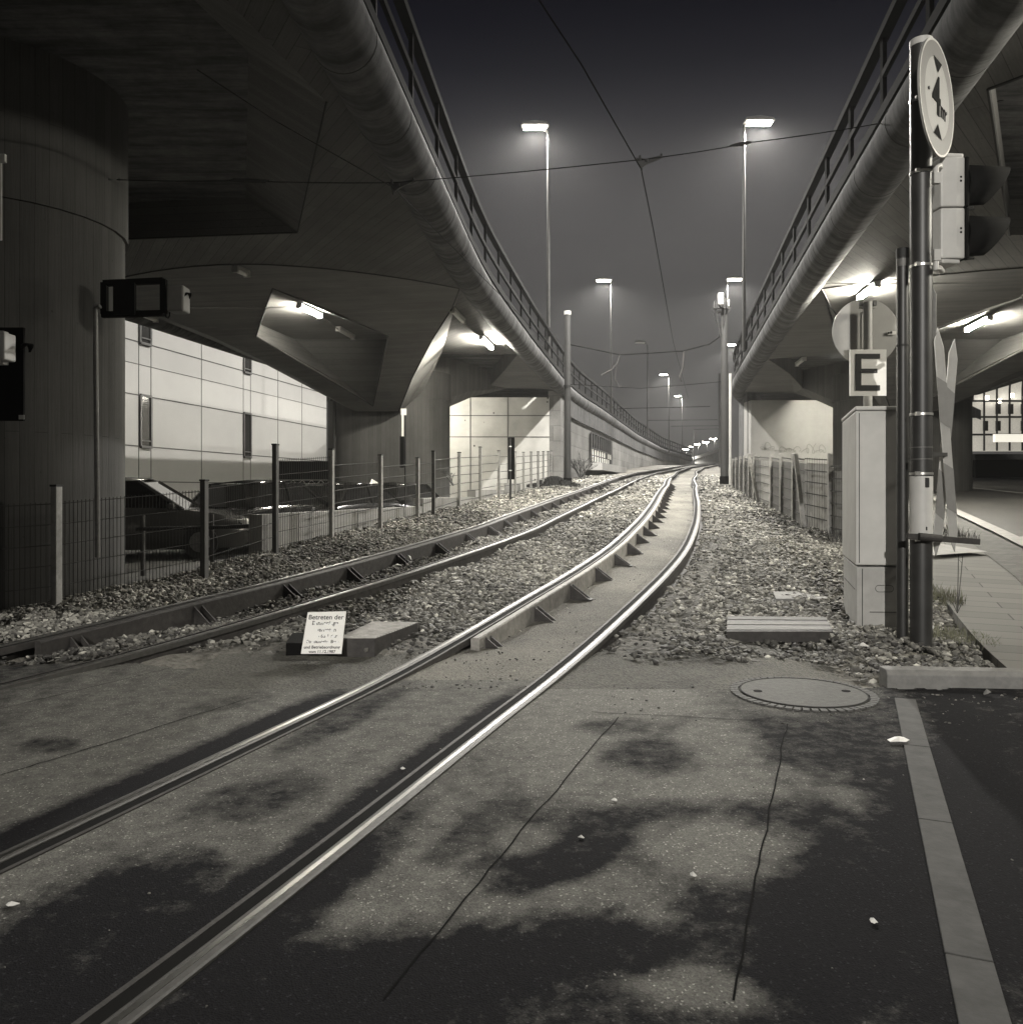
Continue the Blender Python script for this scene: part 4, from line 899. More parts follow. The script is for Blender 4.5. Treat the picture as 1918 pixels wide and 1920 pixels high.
# nearer lamps of both rows, out of the picture above and behind the viewer
def near_lamp(px0, hx, y0, label, power, zb=ZD+.5, z1=13.3):
    t = thing('street_lamp', label, 'street lamp', (px0, y0, zb), 'tall street lamps')
    MB().tube([(px0, y0, zb), (px0, y0, z1)], [.07, .045], 12).build('pole', M_galv, t)
    MB().tube([(px0, y0, z1-.05), (hx, y0, z1+.1)], .04, 8).build('arm', M_galv, t)
    hd = MB().box((hx, y0, z1+.1), (.95, .32, .12)).build('lamp_head', M_galv, t, bevel=.02)
    MB().box((hx, y0, z1), (.7, .26, .06)).build('lens', M_lens, hd)
    l = lamp('light', 'POINT', (hx, y0, z1-.2), power, None, .14); l.parent = t; l.location = Vector((hx, y0, z1-.2))-t.location
near_lamp(-5.2, -4.5, -34, 'street lamp of the left viaduct row standing far behind the viewer, out of the picture', P_REAR)

# ------------------------------------------------------------------ pale building on the left
BD = thing('building', 'pale panelled building with narrow windows beyond the left viaduct', 'building', (-10, 28, 0))
bY = 24.0; bx0 = (248-CX)/F*bY; bd = Vector((.1917, 1, 0)).normalized(); bo = Vector((bx0, bY, 0))
def on_b(x):           # facade position (metres along) for an image column
    k = (x-CX)/F; # bo.x + t*bd.x = k*(bY + t*bd.y)
    return (k*bY-bo.x)/(bd.x-k*bd.y)
nrm = Vector((bd.y, -bd.x, 0))
mb = MB(); p0 = bo+bd*(-9); p1 = bo+bd*(on_b(612)); mb.prism([p0+Vector((0, 0, -.3)), p1+Vector((0, 0, -.3)), p1+Vector((0, 0, 11)), p0+Vector((0, 0, 11))], -nrm*8); mb.build('wall', M_bld, BD)
zf = lambda y: H+(HZ-y)/F*bY
lines = [zf(637.4), zf(738.5), zf(835.3), zf(902.7), zf(558), zf(692), zf(787)]
mb = MB()
for z in lines[:5]: mb.beam(p0+nrm*.004+Vector((0, 0, z)), p1+nrm*.004+Vector((0, 0, z)), .012, .03)
for z in (zf(680),): mb.beam(p0+nrm*.004+Vector((0, 0, z)), p1+nrm*.004+Vector((0, 0, z)), .012, .018)
for x in (260, 283, 377.6, 456, 469.5, 521, 566): q = bo+bd*on_b(x)+nrm*.0045; mb.beam(q+Vector((0, 0, -.1)), q+Vector((0, 0, 11)), .018, .012, up=nrm)
mb.build('panel_joint', M_joint, BD)
def facade_window(x0, x1, ytop, ybot, xr):
    t0, t1 = on_b(x0), on_b(x1); tm = on_b(xr); Yc = bY+tm*bd.y; z0 = H+(HZ-ybot)/F*Yc; z1 = H+(HZ-ytop)/F*Yc
    a = bo+bd*t0+nrm*.012; b = bo+bd*t1+nrm*.012
    mb = MB(); mb.face(a+Vector((0, 0, z0)), b+Vector((0, 0, z0)), b+Vector((0, 0, z1)), a+Vector((0, 0, z1))); wn = mb.build('window', M_glass, BD, solid=.02)
    mb = MB()
    for q in (a, b): mb.beam(q+nrm*.02+Vector((0, 0, z0)), q+nrm*.02+Vector((0, 0, z1)), .07, .05, up=nrm)
    mb.beam(a+nrm*.021+Vector((0, 0, z0)), b+nrm*.021+Vector((0, 0, z0)), .09, .07); mb.beam(a+nrm*.021+Vector((0, 0, z1)), b+nrm*.021+Vector((0, 0, z1)), .06, .07); mb.beam(a+nrm*.02+Vector((0, 0, z0+(z1-z0)*.12)), b+nrm*.02+Vector((0, 0, z0+(z1-z0)*.12)), .05, .04)
    mb.build('frame', M_frame, wn)
facade_window(261, 281, 560, 645, 271); facade_window(262, 282, 742, 838, 272); facade_window(456, 469, 640, 699, 462); facade_window(456, 469, 775, 857, 462)
# downpipe on the building corner beside the pier
mb = MB(); mb.tube([P(627, 745, 25.2), P(627, 925, 25.2)], .055, 8); mb.tube([P(620, 750, 25.2), P(634, 750, 25.2)], .03, 6)
tag(mb.build('downpipe', M_dark), 'dark downpipe standing against the left edge of the far pier', 'pipe')

# ------------------------------------------------------------------ parked cars and trailer behind the fence
def car(loc, rz, paint, label, L=4.3, Wd=1.75, Ht=1.42, est=False):
    t = thing('parked_car', label, 'car', loc, 'cars parked behind the fence'); M = Matrix.Translation(Vector(loc)) @ Matrix.Rotation(rz, 4, 'Z')
    t.rotation_euler = (0, 0, 0)
    def T(x, y, z): return M @ Vector((x, y, z))
    # body: lofted sections along length
    secs = [(-.5, .30, .62, .82), (-.485, .22, .80, .93), (-.36, .18, .92, .98), (-.10, .17, .95, 1.0), (.18, .17, .93, 1.0), (.36, .18, .84, .97), (.47, .22, .70, .9), (.5, .32, .55, .78)]
    if est: secs[1] = (-.49, .22, .9, .95)
    mb = MB(); n = 10; rings = []
    for fx, z0, z1, wf in secs:
        w2 = Wd/2*wf; rings.append([T(fx*L, *q) for q in ((-w2*.92, z0), (-w2, z0+.15), (-w2, z1-.12), (-w2*.9, z1), (-w2*.3, z1+.02), (w2*.3, z1+.02), (w2*.9, z1), (w2, z1-.12), (w2, z0+.15), (w2*.92, z0))])
    for a, b in zip(rings[:-1], rings[1:]): mb.strip(a+[a[0]], b+[b[0]])
    mb.face(*rings[0]); mb.face(*rings[-1]); mb.build('body', paint, t, smooth=True)
    g0 = (-.47 if est else -.40, -.44 if est else -.28, .06, .24)
    lo, hi, w1, w2 = .92, Ht, Wd*.45, Wd*.36
    v = [T(g0[0]*L, -w1, lo), T(g0[3]*L, -w1, lo-.02), T(g0[3]*L, w1, lo-.02), T(g0[0]*L, w1, lo), T(g0[1]*L, -w2, hi-.04), T(g0[2]*L, -w2, hi-.02), T(g0[2]*L, w2, hi-.02), T(g0[1]*L, w2, hi-.04)]
    mb = MB(); mb.add(v, [(0, 1, 5, 4), (1, 2, 6, 5), (2, 3, 7, 6), (3, 0, 4, 7)]); mb.build('windows', M_cwin, t)
    mb = MB(); mx_ = (g0[1]+g0[2])/2
    A = [v[4], T(mx_*L, -w2*1.02, hi+.01), v[5]]; B = [v[7], T(mx_*L, w2*1.02, hi+.01), v[6]]; C_ = [(a+b)/2+Vector((0, 0, .05)) for a, b in zip(A, B)]
    mb.strip(A, C_); mb.strip(C_, B); mb.build('roof', paint, t, smooth=True, solid=.03)
    for i, j in ((0, 4), (1, 5), (2, 6), (3, 7)): MB().beam(v[i], v[j], .06, .05).build('pillar', paint, t)
    for s_ in (-1, 1): MB().beam(T(-.08*L, s_*w1*1.0, lo), T(-.08*L, s_*w2*1.01, hi-.02), .07, .04).build('pillar', paint, t)
    for fx in (-.31, .31):
        for s_ in (-1, 1):
            mb = MB(); a = T(fx*L, s_*(Wd/2-.2), .31); b = T(fx*L, s_*(Wd/2), .31); mb.tube([a, b], .31, 18); wl_ = mb.build('wheel', M_tyre, t, smooth=True)
            mb = MB(); mb.tube([b, b+(b-a)*.06], .19, 12); mb.build('rim', M_galv, wl_, smooth=True)
    for s_ in (-1, 1):
        mb = MB(); mb.box(T(.475*L, s_*Wd*.34, .66), (.16, .3, .13), rz=rz); mb.build('headlight', M_lensoff, t, bevel=.03)
        mb = MB(); mb.box(T(.20*L, s_*(Wd/2+.05), .96), (.12, .16, .11), rz=rz); mb.build('mirror', paint, t, bevel=.03)
    return t
car((-7.2, 15.9, 0), D(8), M_car1, 'silver estate car parked behind the dark fence beside the big column', L=4.5, est=True, Ht=1.45)
car((-8.6, 13.6, 0), D(12), M_car1, 'pale small car whose bonnet shows between column edge and silver estate', L=3.9, Ht=1.30)
car((-5.3, 18.3, 0), D(70), M_car2, 'black car with raked windscreen seen through the tall fence panel', L=4.3)
car((-3.9, 20.6, 0), D(66), M_car2, 'black car second behind the low wall, roof gleaming', L=4.3, Ht=1.40)
car((-3.1, 23.6, 0), D(66), M_car2, 'black car farthest along the low wall, only its roof showing', L=4.2, Ht=1.42)
TRL = thing('trailer', 'dark slatted trailer with a lattice beam below, behind the tall fence panel', 'trailer', (-6.4, 22.5, 0))
mb = MB(); a, b = P(515, 0, 22.5), P(620, 0, 22.5); mb.box(((a.x+b.x)/2, 22.9, P(0, 885, 22.5).z), (b.x-a.x, .8, .60)); mb.build('box', M_black, TRL, bevel=.02)
mb = MB(); z0, z1 = P(0, 909, 22.45).z, P(0, 900, 22.45).z
mb.beam((a.x, 22.45, z0), (b.x, 22.45, z0), .03, .02); mb.beam((a.x, 22.45, z1), (b.x, 22.45, z1), .03, .02)
for i in range(12):
    xa_ = a.x+(b.x-a.x)*i/12; xb_ = a.x+(b.x-a.x)*(i+1)/12; mb.beam((xa_, 22.45, z0 if i % 2 else z1), (xb_, 22.45, z1 if i % 2 else z0), .02, .015)
mb.build('lattice', M_galv, TRL)
for xx in (a.x+.15, b.x-.15):
    mb = MB(); mb.beam((xx, 22.9, 0), (xx, 22.9, P(0, 902, 22.5).z), .08, .08, up=(0, 1, 0)); mb.build('leg', M_dark, TRL)
mb = MB(); q = [P(687, 920, 24.2), P(707, 921, 24.2), P(709, 905, 24.3), P(697, 898, 24.3)]; mb.prism(q, (0, .04, 0)); tag(mb.build('board', M_white), 'small white board leaning up behind the black cars', 'board')

# ------------------------------------------------------------------ fences
def wire_panel(a, b, z0a, z0b, ht, root, vstep=.05, hstep=.20, rv=.0035, rh=.005, mat=None):
    mb = MB(); a, b = Vector(a), Vector(b); L = (Vector((a.x, a.y, 0))-Vector((b.x, b.y, 0))).length
    z = ht
    def rod(p, q, r):
        d = (q-p).normalized(); u = d.cross(Vector((0, 0, 1)));
        if u.length < .1: u = Vector((1, 0, 0))
        u.normalize(); w_ = d.cross(u); vs = [x+(u*math.cos(k*2.0944)+w_*math.sin(k*2.0944))*r for x in (p, q) for k in range(3)]
        mb.add(vs, [(0, 1, 4, 3), (1, 2, 5, 4), (2, 0, 3, 5)])
    n = int(ht/hstep)
    for i in range(n+1):
        h = ht-.02-i*hstep; rod(Vector((a.x, a.y, z0a+h)), Vector((b.x, b.y, z0b+h)), rh)
    if vstep:
        m = int(L/vstep)
        for i in range(1, m):
            p = a.lerp(b, i/m); z0 = z0a+(z0b-z0a)*i/m; rod(Vector((p.x, p.y, z0+.03)), Vector((p.x, p.y, z0+ht)), rv)
    return mb.build('mesh_panel', mat or M_fmesh, root, recalc=False)
M_fmesh = simple('fence_wire', .035, .8, spec=.2)
M_fdark = simple('dark_fence_post', .06, .6, metal=.1)
LF = thing('fence', 'left wire mesh fence on zinc posts climbing beside the tram track', 'fence', (-4, 9, 0))
FPX = [((-6.1, 6.4), 1.12, 0), ((-4.43, 8.1), 1.17, 0), ((-3.60, 9.75), 1.12, 1), ((-3.29, 11.6), 1.50, 1), ((-2.81, 13.0), 1.40, 0), ((-2.33, 14.8), 1.27, 0), ((-1.86, 16.5), 1.18, 0), ((-1.62, 17.3), 1.30, 1), ((-1.22, 19.4), 1.24, 0), ((-.77, 20.5), 1.36, 0), ((-.34, 22.2), 1.26, 0), ((.10, 23.6), 1.22, 0), ((.36, 25.2), 1.2, 0), ((.62, 26.5), 1.2, 0), ((.88, 27.6), 1.2, 0), ((1.10, 28.8), 1.2, 0), ((1.32, 30.0), 1.2, 0), ((1.5, 31.2), 1.2, 0)]
for i, ((x, y), h, dk) in enumerate(FPX):
    z = float(g(y)); mb = MB(); a_ = math.atan2(1.0, 5); mb.box((x, y, z+h/2-.15), (.065, .085, h+.3), rz=-.2); p = mb.build('post', M_fdark if dk else M_post, LF, bevel=.006)
    mb = MB(); mb.box((x, y, z+h+.006), (.075, .095, .02), rz=-.2); mb.build('cap', M_dark, p)
    if i < len(FPX)-1:
        (x2, y2), h2, _ = FPX[i+1]; hh = (min(h, h2)-.12) if i != 2 else 1.02
        dense = .045 if i in (0, 1, 2) else (.055 if i == 3 else (.10 if i < 8 else 0))
        wire_panel((x, y, 0), (x2, y2, 0), z+.02, float(g(y2))+.02, hh, LF, vstep=dense, rv=.0035 if i < 4 else .0022, rh=.005 if i < 4 else .009)
(x, y), h, _ = FPX[0]; wire_panel((-9.5, 3, 0), (x, y, 0), .0, float(g(y)), 1.0, LF, vstep=.05)
RF = thing('fence', 'right fence of leaning zinc posts and mesh with sheet infill beside the gravel', 'fence', (9, 18, 0))
rp = [(1768, 868, 1040, 0), (1573, 858, 1010, 0), (1556, 850, 972, 0), (1509, 850, 960, -7), (1488, 850, 940, 0), (1465, 850, 932, 0), (1446, 851, 925, 0), (1424, 850, 918, -12), (1414, 850, 916, 0), (1405, 852, 914, 0), (1396, 854, 913, 0), (1388, 856, 912, 0), (1380, 858, 911, 0), (1374, 860, 910, 0)]
prev = None
M_infill = simple('dull_sheet_infill', .10, .8, var=.2, scale=3); M_infill2 = simple('pale_sheet_infill', .26, .8, var=.2, scale=3)
for i, (x, yt, yb, lean) in enumerate(rp[2:]):
    Y = [13.6, 14.6, 15.9, 17.2, 18.7, 20.2, 21.3, 22.6, 23.8, 25.0, 26.2, 27.4][i]
    X = (x-CX)/F*Y; z0 = float(g(Y))-.05; z1 = H+(HZ-yt)/F*Y
    p0, p1 = Vector((X, Y, z0)), Vector((X+math.tan(D(lean))*(z1-z0)*1.0, Y, z1)); mb = MB(); mb.beam(p0-Vector((0, 0, .1)), p1, .07, .06, up=(0, 1, 0)); mb.build('post', M_post, RF, bevel=.005)
    if prev is None:
        prev = (Vector((P(1600, 0, 12.6).x, 12.6, float(g(12.6)))), H+(HZ-862)/F*12.6)
    q0, qz = prev
    wire_panel((q0.x, q0.y, 0), (X, Y, 0), q0.z+.05, z0+.05, min(qz-q0.z, z1-z0)-.12, RF, vstep=.10, rv=.003, rh=.009)
    mb = MB(); e_ = (Vector((X, Y, 0))-Vector((q0.x, q0.y, 0))).normalized(); n_ = Vector((e_.y, -e_.x, 0))*.03
    ht = min(qz-q0.z, z1-z0)-.18; aa = Vector((q0.x, q0.y, q0.z+.02))+n_; bb = Vector((X, Y, z0+.02))+n_
    mb.prism([aa, bb, bb+Vector((0, 0, ht)), aa+Vector((0, 0, ht))], n_*.2); mb.build('infill_sheet', M_infill2 if i in (1, 5) else M_infill, RF)
    prev = (p0, z1)
# low stepped concrete wall behind the left fence
GR = thing('guard_rail', 'dark horizontal pipe rail on short posts behind the fence by the parked cars', 'guard rail', (-4.5, 12.6, 0))
MB().tube([P(255, 992, 12.2), P(400, 989, 12.2), P(525, 984, 12.2)], .03, 8).build('rail', M_dark, GR)
for x in (268, 398, 506): q = P(x, 990, 12.25); MB().tube([Vector((q.x, q.y, -.05)), Vector((q.x, q.y, q.z+.2))], .035, 8).build('post', M_fdark, GR)
LW = thing('low_wall', 'low stepped concrete wall right behind the left mesh fence', 'wall', (-2.5, 15, 0))
def wseg(y0, y1, ztop):
    x0, x1 = float(fence_x(y0))-.20, float(fence_x(y1))-.20; d = Vector((x1-x0, y1-y0, 0)).normalized(); n_ = Vector((-d.y, d.x, 0))*.22; m = max(1, int(round((y1-y0)/1.0)))
    for i in range(m):
        a = Vector((x0, y0, 0)).lerp(Vector((x1, y1, 0)), i/m); b = Vector((x0, y0, 0)).lerp(Vector((x1, y1, 0)), (i+1)/m)-d*.015
        mb = MB(); mb.prism([a+Vector((0, 0, -.3)), b+Vector((0, 0, -.3)), b+Vector((0, 0, ztop)), a+Vector((0, 0, ztop))], n_); mb.build('wall_block', M_wall, LW, bevel=.006)
wseg(11.62, 17.4, .92); wseg(17.42, 20.6, 1.09); wseg(20.62, 23.4, 1.27); wseg(23.42, 25.4, 1.46)

# ------------------------------------------------------------------ masts and overhead line
ML = tag(MB().tube([P(1064, 913, 30)-Vector((0, 0, .3)), P(1064, 587, 30)], [.135, .11], 16).build('tram_mast', M_mast, smooth=True), 'round concrete tram mast left of the tracks before the retaining wall', 'mast', 'tram line masts')
for y0, y1, m, r in ((583, 590, M_lite, .125), (722, 725, M_dark, .14), (896, 914, M_black, .155)):
    MB().tube([P(1064, y1, 30), P(1064, y0, 30)], r, 14).build('collar', m, ML, smooth=True)
MR = tag(MB().tube([P(1358, 912, 30)-Vector((0, 0, .3)), P(1358, 560, 30)], [.15, .12], 16).build('tram_mast', M_mast, smooth=True), 'tram mast with switchgear on top, left of the right viaduct end', 'mast', 'tram line masts')
MB().tube([P(1358, 914, 30), P(1358, 893, 30)], .17, 14).build('collar', M_black, MR, smooth=True)
MB().tube([P(1369, 910, 29.8), P(1369, 700, 29.8)], .05, 8).build('cable_duct', M_lite, MR, smooth=True)
mb = MB(); mb.beam(P(1338, 577, 29.9), P(1368, 577, 29.9), .08, .08); mb.beam(P(1340, 585, 30.1), P(1366, 585, 30.1), .08, .06); mb.build('crossarm', M_rust, MR)
MB().box(P(1351, 560, 29.8), (.17, .2, .42)).build('switch_box', M_white, MR, bevel=.02)
MB().box(P(1365, 568, 29.9), (.08, .15, .24)).build('switch_box', M_white, MR, bevel=.02)
mb = MB()
for x in (1339, 1343, 1347, 1357, 1363): mb.tube([P(x, 578, 29.8), P(x, 570, 29.8), P(x, 562+random.random()*5, 29.8)], [.05, .035, .02], 6)
mb.build('insulator', M_dark, MR)
mb = MB(); mb.tube([P(1343, 578, 29.8), P(1346, 605, 29.8), P(1349, 618, 29.8), P(1350, 632, 29.8)], .02, 5); mb.tube([P(1333, 575, 29.8), P(1340, 600, 29.9), P(1352, 615, 30)], .012, 5); mb.tube([P(1360, 580, 29.8), P(1357, 610, 29.85)], .03, 5); mb.build('cable', M_dark, MR)
def wire(pts, r, label, sag=0):
    q = [];
    for a, b in zip(pts[:-1], pts[1:]):
        for i in range(8): t_ = i/8; q.append(Vector(a).lerp(Vector(b), t_)-Vector((0, 0, sag*4*t_*(1-t_))))
    q.append(Vector(pts[-1])); return tag(MB().tube(q, r, 5).build('overhead_wire', M_black), label, 'wire', 'overhead tram wires')
SP = 9.5
sw = wire([P(208, 336, 9.3), P(440, 338, SP), P(735, 342, SP), P(1200, 299, SP), P(1420, 265, SP), P(1700, 222, SP), P(2050, 150, SP)], .006, 'cross span wire stretched from the left column over both tracks to the right', .012)
MB().tube([P(200, 336, 9.15), P(222, 336, 9.4)], .028, 8).build('anchor', M_dark, sw)
for x0, y0, x1, y1 in ((430, 338, 505, 338), (1368, 273, 1410, 266)): MB().tube([P(x0, y0, SP), P(x0+8, y0-1, SP), P((x0+x1)/2, (y0+y1)/2, SP), P(x1-8, y1+1, SP), P(x1, y1, SP)], [.008, .02, .024, .02, .008], 8).build('insulator', M_dark, sw)
for x, y in ((1200, 300), (735, 345)):
    mb = MB(); mb.prism([P(x-8, y-5, SP), P(x+2, y+15, SP), P(x+14, y+6, SP), P(x+44, y-7, SP), P(x+36, y-9, SP), P(x+12, y-3, SP)], (0, .03, 0)); mb.tube([P(x, y, SP), P(x, y-9, SP)], .016, 6); mb.tube([P(x+40, y-6, SP), P(x+40, y-12, SP)], .014, 6); mb.tube([P(x+12, y-2, SP), P(x+12, y+3, SP)], .02, 6); mb.tube([P(x+2, y+12, SP), P(x+3, y+20, SP)], .014, 6)
    mb.build('clamp', M_dark, sw)
wire([P(985, -40, 6.2), P(1090, 120, 7.4), P(1202, 316, SP), P(1225, 430, 12.5), P(1262, 640, 25), P(1290, 745, 40)], .007, 'contact wire over the right track, passing the big clamp')
wire([P(370, 130, 6.8), P(520, 228, 8.0), P(739, 352, SP), P(960, 575, 17.5), P(1075, 700, 28), P(1190, 790, 48)], .006, 'contact wire over the left track, slanting down from upper left')
wire([P(1064, 645, 30), P(1090, 650, 30), P(1162, 665, 30), P(1280, 658, 30), P(1330, 645, 30), P(1348, 632, 30), P(1350, 622, 29.9)], .022, 'thick messenger cable between the two tram masts, upper one')
wire([P(1064, 720, 30), P(1200, 728, 30), P(1280, 722, 30), P(1358, 715, 30)], .012, 'thin registration wire between the two tram masts, lower one')
mb = MB(); mb.tube([P(1162, 664, 30), P(1158, 680, 30), P(1146, 693, 30), P(1128, 703, 30)], .025, 6); mb.tube([P(1156, 685, 30), P(1153, 710, 30), P(1160, 725, 30), P(1168, 724, 30)], .018, 6)
tag(mb.build('steady_arm', M_rust), 'curved steady arm hanging at the left end of the messenger cable', 'wire arm')
mb = MB(); mb.tube([P(1282, 659, 30), P(1280, 690, 30), P(1274, 706, 30), P(1278, 716, 30)], [.035, .03, .03, .02], 6)
tag(mb.build('steady_arm', M_rust), 'drooping steady arm below the messenger cable over the right track', 'wire arm')
for (x0, x1, y0, y1, Y) in ((1160, 1331, 766, 762, 44), (1215, 1345, 788, 787, 56), (1258, 1352, 799, 798, 68), (1300, 1352, 805, 804, 78)):
    wire([P(x0, y0, Y), P(x1, y1, Y)], .02, {766: 'nearest of the distant cross wires over the bend', 788: 'second distant cross wire over the bend', 799: 'third distant cross wire, short, beside the mast', 805: 'farthest and lowest of the distant cross wires'}[y0])
for x, Y, yt in ((1349, 66, 700), (1301, 95, 806)):
    tag(MB().tube([Vector((P(x, 0, Y).x, Y, float(g(Y)))), P(x, yt, Y)], .09, 8).build('tram_mast', M_mast, smooth=True), 'far slender tram mast %s' % ('directly left of the switchgear mast' if x == 1349 else 'standing in the middle of the distant bend'), 'mast', 'tram line masts')
# distant truss bridge
TB = thing('truss_bridge', 'distant steel truss bridge low on the horizon below the small lamps', 'bridge', P(1320, 868, 150))
mb = MB(); a, b = P(1302, 868, 150), P(1352, 866, 140); c, d = P(1300, 860, 150), P(1352, 843, 140)
mb.beam(a, b, .5, .35); mb.beam(c, d, .5, .5); n = 12
for i in range(n):
    t0, t1 = i/n, (i+1)/n; mb.beam(a.lerp(b, t0), c.lerp(d, (t0+t1)/2), .25, .2); mb.beam(c.lerp(d, (t0+t1)/2), a.lerp(b, t1), .25, .2)
mb.build('truss', simple('pale_bridge_steel', .5, .6), TB)

# ------------------------------------------------------------------ signal mast group on the right
YP = 6.45
SPm = thing('signal_pole', 'tall dark signal pole with steel bands at the right, taller than everything beside it', 'pole', (P(1727, 0, YP).x, YP, .05))
px_ = P(1727, 0, YP).x; zt = P(0, 80, YP).z
MB().tube([(px_, YP, -.1), (px_, YP, zt)], .080, 28).build('shaft', M_pole, SPm, smooth=True)
MB().tube([(px_, YP, zt-.03), (px_, YP, zt+.02)], .083, 28).build('cap', M_lite, SPm, smooth=True)
MB().tube([(px_, YP, P(0, 1000, YP).z), (px_, YP, P(0, 893, YP).z)], .0835, 28).build('access_cover', M_cab, SPm, smooth=True)
mb = MB(); mb.box((px_+.005, YP-.085, P(0, 905, YP).z), (.03, .014, .075)); mb.box((px_+.0, YP-.085, P(0, 990, YP).z), (.012, .01, .03)); mb.build('lock', M_dark, SPm, bevel=.005)
for y in (190, 325, 499, 777, 888, 1010):
    z = P(0, y, YP).z; mb = MB(); mb.tube([(px_, YP, z-.009), (px_, YP, z+.009)], .0855, 28); mb.box((px_-.06, YP-.065, z), (.03, .025, .03)); mb.build('band', M_band, SPm, smooth=True)
for z_ in (839, 861): MB().tube([(px_, YP, P(0, z_, YP).z-.003), (px_, YP, P(0, z_, YP).z+.003)], .0825, 28).build('tape', M_galv, SPm, smooth=True)
xq = P(1692, 0, 6.62).x
CT = thing('cable_pipe', 'slimmer dark pipe with a torn sleeve standing left against the signal pole', 'pipe', (xq, 6.62, 0))
MB().tube([(xq, 6.62, -.05), (xq, 6.62, P(0, 480, 6.62).z)], .044, 16).build('pipe', M_pole, CT, smooth=True)
MB().tube([(xq, 6.62, P(0, 484, 6.62).z), (xq, 6.62, P(0, 466, 6.62).z)], .047, 16).build('cap', M_dark, CT, smooth=True)
mb = MB(); mb.tube([(xq, 6.62, P(0, 500, 6.62).z), (xq, 6.62, P(0, 486, 6.62).z)], .0465, 16); mb.tube([(xq+.06, 6.60, P(0, 760, 6.6).z), (xq+.06, 6.60, P(0, 462, 6.6).z)], .006, 6); mb.build('sleeve', M_galv, CT, smooth=True)
MB().tube([(xq, 6.62, P(0, 650, 6.62).z), (xq, 6.62, P(0, 646, 6.62).z)], .047, 16).build('joint', M_dark, CT, smooth=True)
# round 4 m height sign seen nearly edge-on
def disc_frame(c, nrm_):
    z = Vector(nrm_).normalized(); x = Vector((0, 0, 1)).cross(z).normalized(); y = z.cross(x)
    M = Matrix((x, y, z)).transposed().to_4x4(); M.translation = c; return M
c4 = P(1757, 184, 6.18); n4 = Vector((-1, -.02, 0)); 
ang = math.atan2(c4.x, c4.y)
vd = Vector((c4.x, c4.y, 0)).normalized(); rgt = Vector((vd.y, -vd.x, 0)); n4 = (-vd*.27+rgt*.963)
R4 = .42
SG = thing('height_sign', 'round 4 m height limit sign seen edge-on beside the top of the pole', 'sign', c4)
M4 = disc_frame(c4, n4)
def disc(mb, M, r, z0, z1, n=48):
    a = [M @ Vector((r*math.cos(2*math.pi*k/n), r*math.sin(2*math.pi*k/n), z0)) for k in range(n)]; ext = (M.to_3x3() @ Vector((0, 0, z1-z0))); return mb.prism(a, ext)
disc(MB(), M4, R4, -.012, 0).build('plate', M_signback, SG)
def annulus(M, r0, r1, z, n=56):
    mb = MB(); A = [M @ Vector((r0*math.cos(2*math.pi*k/n), r0*math.sin(2*math.pi*k/n), z)) for k in range(n+1)]; B = [M @ Vector((r1*math.cos(2*math.pi*k/n), r1*math.sin(2*math.pi*k/n), z)) for k in range(n+1)]; return mb.strip(A, B)
annulus(M4, R4*.70, R4*.965, .003).build('rim', M_signred, SG, recalc=False); annulus(M4, R4*.965, R4, .004).build('edge', M_signback, SG, recalc=False)
disc(MB(), M4, R4*.705, .0005, .002).build('face', simple('dull_sign_face', .19, .6, var=.06), SG)
for s_ in (1, -1):
    mb = MB(); mb.add([M4 @ Vector(q) for q in ((-.10, s_*.285, .006), (.10, s_*.285, .006), (0, s_*.19, .006))], [(0, 1, 2)]); mb.build('arrow', M_black, SG, recalc=False)
text('4', 'digit', M_black, SG, M4 @ Matrix.Translation((-.03, .0, .006)), .40, bold=.008); text('m', 'letter', M_black, SG, M4 @ Matrix.Translation((.13, -.06, .006)), .17, bold=.003)
mb = MB()
for q in ((-.22, 0), (.20, -.05)): disc(mb, M4 @ Matrix.Translation((q[0], q[1], 0)), .012, .004, .012, 10)
mb.build('bolt', M_dark, SG)
MB().beam(Vector((px_, YP, c4.z-.03)), c4-n4.normalized()*.02-Vector((0, 0, .03)), .03, .03).build('bracket', M_band, SG)
